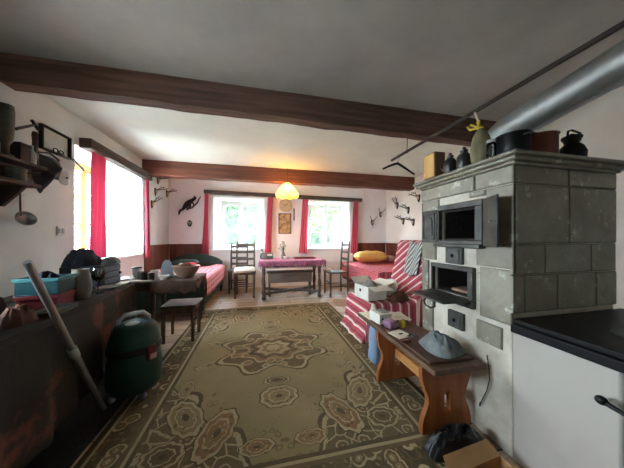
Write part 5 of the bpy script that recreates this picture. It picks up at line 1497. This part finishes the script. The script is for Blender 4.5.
MB().lathe([(0, 0), (.026, 0), (.028, .01), (.028, .09), (.012, .125), (.012, .16), (.009, .16), (.009, .126), (.024, .09), (0, .008)], (WX+.105, 2.432, ZSH), 20).build('bottle_body', M('milky_glass', (196, 200, 196), (170, 176, 172), .25, 4, bmp=0), t)
# light switch
p = atX(60, 231, WX)
t = thing('light_switch', 'white double light switch on the left wall below the hanging lid', 'switch', tuple(p))
MB().box((WX, p.y-.045, p.z-.045), (WX+.012, p.y+.045, p.z+.045)).build('plate', CERW, t, bevel=.003)
for s in (-1, 1):
    MB().box((WX+.0125, p.y+s*.02-.014, p.z-.025), (WX+.018, p.y+s*.02+.014, p.z+.025)).build('rocker', GREYP, t, bevel=.002)

# ================================================================ antlers
def antler(label, pos, rz, s=1.0, up=.6, spread=.35, group='roe deer antlers on the walls', roll=0):
    t = thing('antler_mount', label, 'antlers', tuple(pos), rz, group)
    n = 10
    sh_ = [(-.035, .065), (.035, .065), (.042, .03), (.035, -.03), (.018, -.07), (0, -.082), (-.018, -.07), (-.035, -.03), (-.042, .03)]
    mt = Matrix(((0, 0, 1, .001), (1, 0, 0, 0), (0, 1, 0, 0), (0, 0, 0, 1)))
    MB().prism([(a*s, b*s) for a, b in sh_], mt, .014).build('plaque', DARKW, t, local=True, bevel=.003)
    MB().blob((.028*s, 0, .005), (.024*s, .022*s, .045*s), 12).build('skull', SKULL, t, local=True)
    for d in (-1, 1):
        out, upv = math.cos(up), math.sin(up)
        P = lambda k, w, e=0: Vector((.035*s+out*k*s-upv*e*s, d*(.014+w)*s, .03*s+upv*k*s+out*e*s))
        m = MB().tube([P(0, 0), P(.05, .012+spread*.03), P(.11, .02+spread*.08), P(.17, .012+spread*.10)], [.010*s, .009*s, .007*s, .003*s], 8)
        m.tube([P(.085, .016+spread*.06), P(.115, .02+spread*.07, .05)], [.006*s, .002*s], 6)
        m.tube([P(.125, .018+spread*.08), P(.14, .02+spread*.09, -.04)], [.005*s, .002*s], 6)
        m.build('antler', BRANCHM, t, local=True)
    return t
for (u, v, up, lb_) in ((157.5, 180, .25, 'topmost antlers beside the left wall curtain'), (155, 191.5, .3, 'second antlers down beside the left wall curtain'), (166.5, 193.5, .35, 'antlers left of the far corner, level with the second pair'), (151.5, 204, .75, 'lowest antlers beside the left wall curtain')):
    p = atX(u, v, XL+.001); antler(lb_, p, 0, 1.05, up)
for (u, v, up, lb_) in ((419, 198, .35, 'topmost antlers on the right wall beside the stove'), (397.5, 205.5, 1.2, 'upper left antlers on the right wall'), (408.5, 210, .45, 'middle antlers on the right wall'), (403.5, 221, .5, 'lower left antlers on the right wall'), (413.5, 222, .3, 'lower right antlers on the right wall near the stove')):
    p = atX(u, v, XR-.001); antler(lb_, p, PI, 1.15, up)
for (u, v, lb_) in ((380.5, 214.5, 'higher antlers on the far wall right of the window'), (372.2, 222.5, 'lower antlers on the far wall right of the window')):
    p = atY(u, v, YF-.001); antler(lb_, p, -PI/2, 1.0, 1.15, .7)
# stuffed animal on a branch, small owl plaque
p = atY(189.5, 203.5, YF-.02)
t = thing('stuffed_marten', 'dark stuffed animal climbing a branch, mounted on the far wall', 'stuffed animal', tuple(p))
dx = Vector((.78, 0, .62)).normalized()
m = MB()
pts = [p+dx*k+Vector((0, -.05, o_)) for k, o_ in ((-.17, -.06), (-.10, .0), (-.03, .02), (.05, .015), (.11, .01), (.16, .02), (.20, .02))]
m.tube(pts, [.02, .05, .058, .05, .036, .034, .012], 14)
pt = [pts[0], p+Vector((-.19, -.05, -.16)), p+Vector((-.20, -.05, -.24)), p+Vector((-.21, -.05, -.28))]
m.tube([pts[1]]+pt, [.03, .03, .028, .022, .006], 10)
m.build('body', FURM, t, sub=1)
for sx, k in ((-.02, -.08), (.03, .08)):
    a_ = p+dx*k+Vector((0, -.06, -.02)); MB().tube([a_, a_+Vector((.04, -.01, -.05)), a_+Vector((.05, -.01, -.10))], [.02, .014, .010], 8).build('leg', FURM, t)
for s in (-1, 1): MB().blob(pts[5]+Vector((-.01, s*.022, .036)), (.012, .008, .015), 8).build('ear', FURM, t)
MB().tube([p+Vector((-.06, -.035, -.14)), p+Vector((.06, -.03, -.10)), p+Vector((.17, -.03, .02)), p+Vector((.24, -.03, .17))], [.016, .018, .015, .008], 10).build('branch', BARK, t)
MB().box(p+Vector((-.03, .0, -.12)), p+Vector((.03, .019, .04))).build('mounting_board', DARKW, t, bevel=.004)
p = atY(189.8, 223.5, YF-.001)
t = thing('wall_plaque', 'small dark owl-faced plaque under the stuffed animal', 'plaque', tuple(p))
poly = [(.055*math.cos(a)*(1 if math.sin(a) > 0 else .85), .075*math.sin(a)) for a in [i*PI/10 for i in range(20)]]
MB().prism(poly, Matrix(((1, 0, 0, p.x), (0, 0, -1, p.y), (0, 1, 0, p.z), (0, 0, 0, 1))), .02).build('plaque_body', IRON, t, bevel=.004)
for s in (-1, 1): MB().lathe([(0, .006), (.012, .006), (.018, 0), (0, 0)], p+Vector((s*.022, -.0205, .02)), 14, RX(PI/2)).build('eye', SKULL, t)
MB().blob(p+Vector((0, -.024, -.012)), (.009, .008, .018), 8).build('beak', SKULL, t)
SC.view_settings.view_transform = 'Standard'
SC.view_settings.look = 'None'
SC.view_settings.gamma = 1
SC.view_settings.use_curve_mapping = False
SC.view_settings.exposure = 2.3
cy = SC.cycles
cy.use_denoising = True
cy.max_bounces = 10; cy.diffuse_bounces = 6; cy.transparent_max_bounces = 16
cy.sample_clamp_indirect = 8
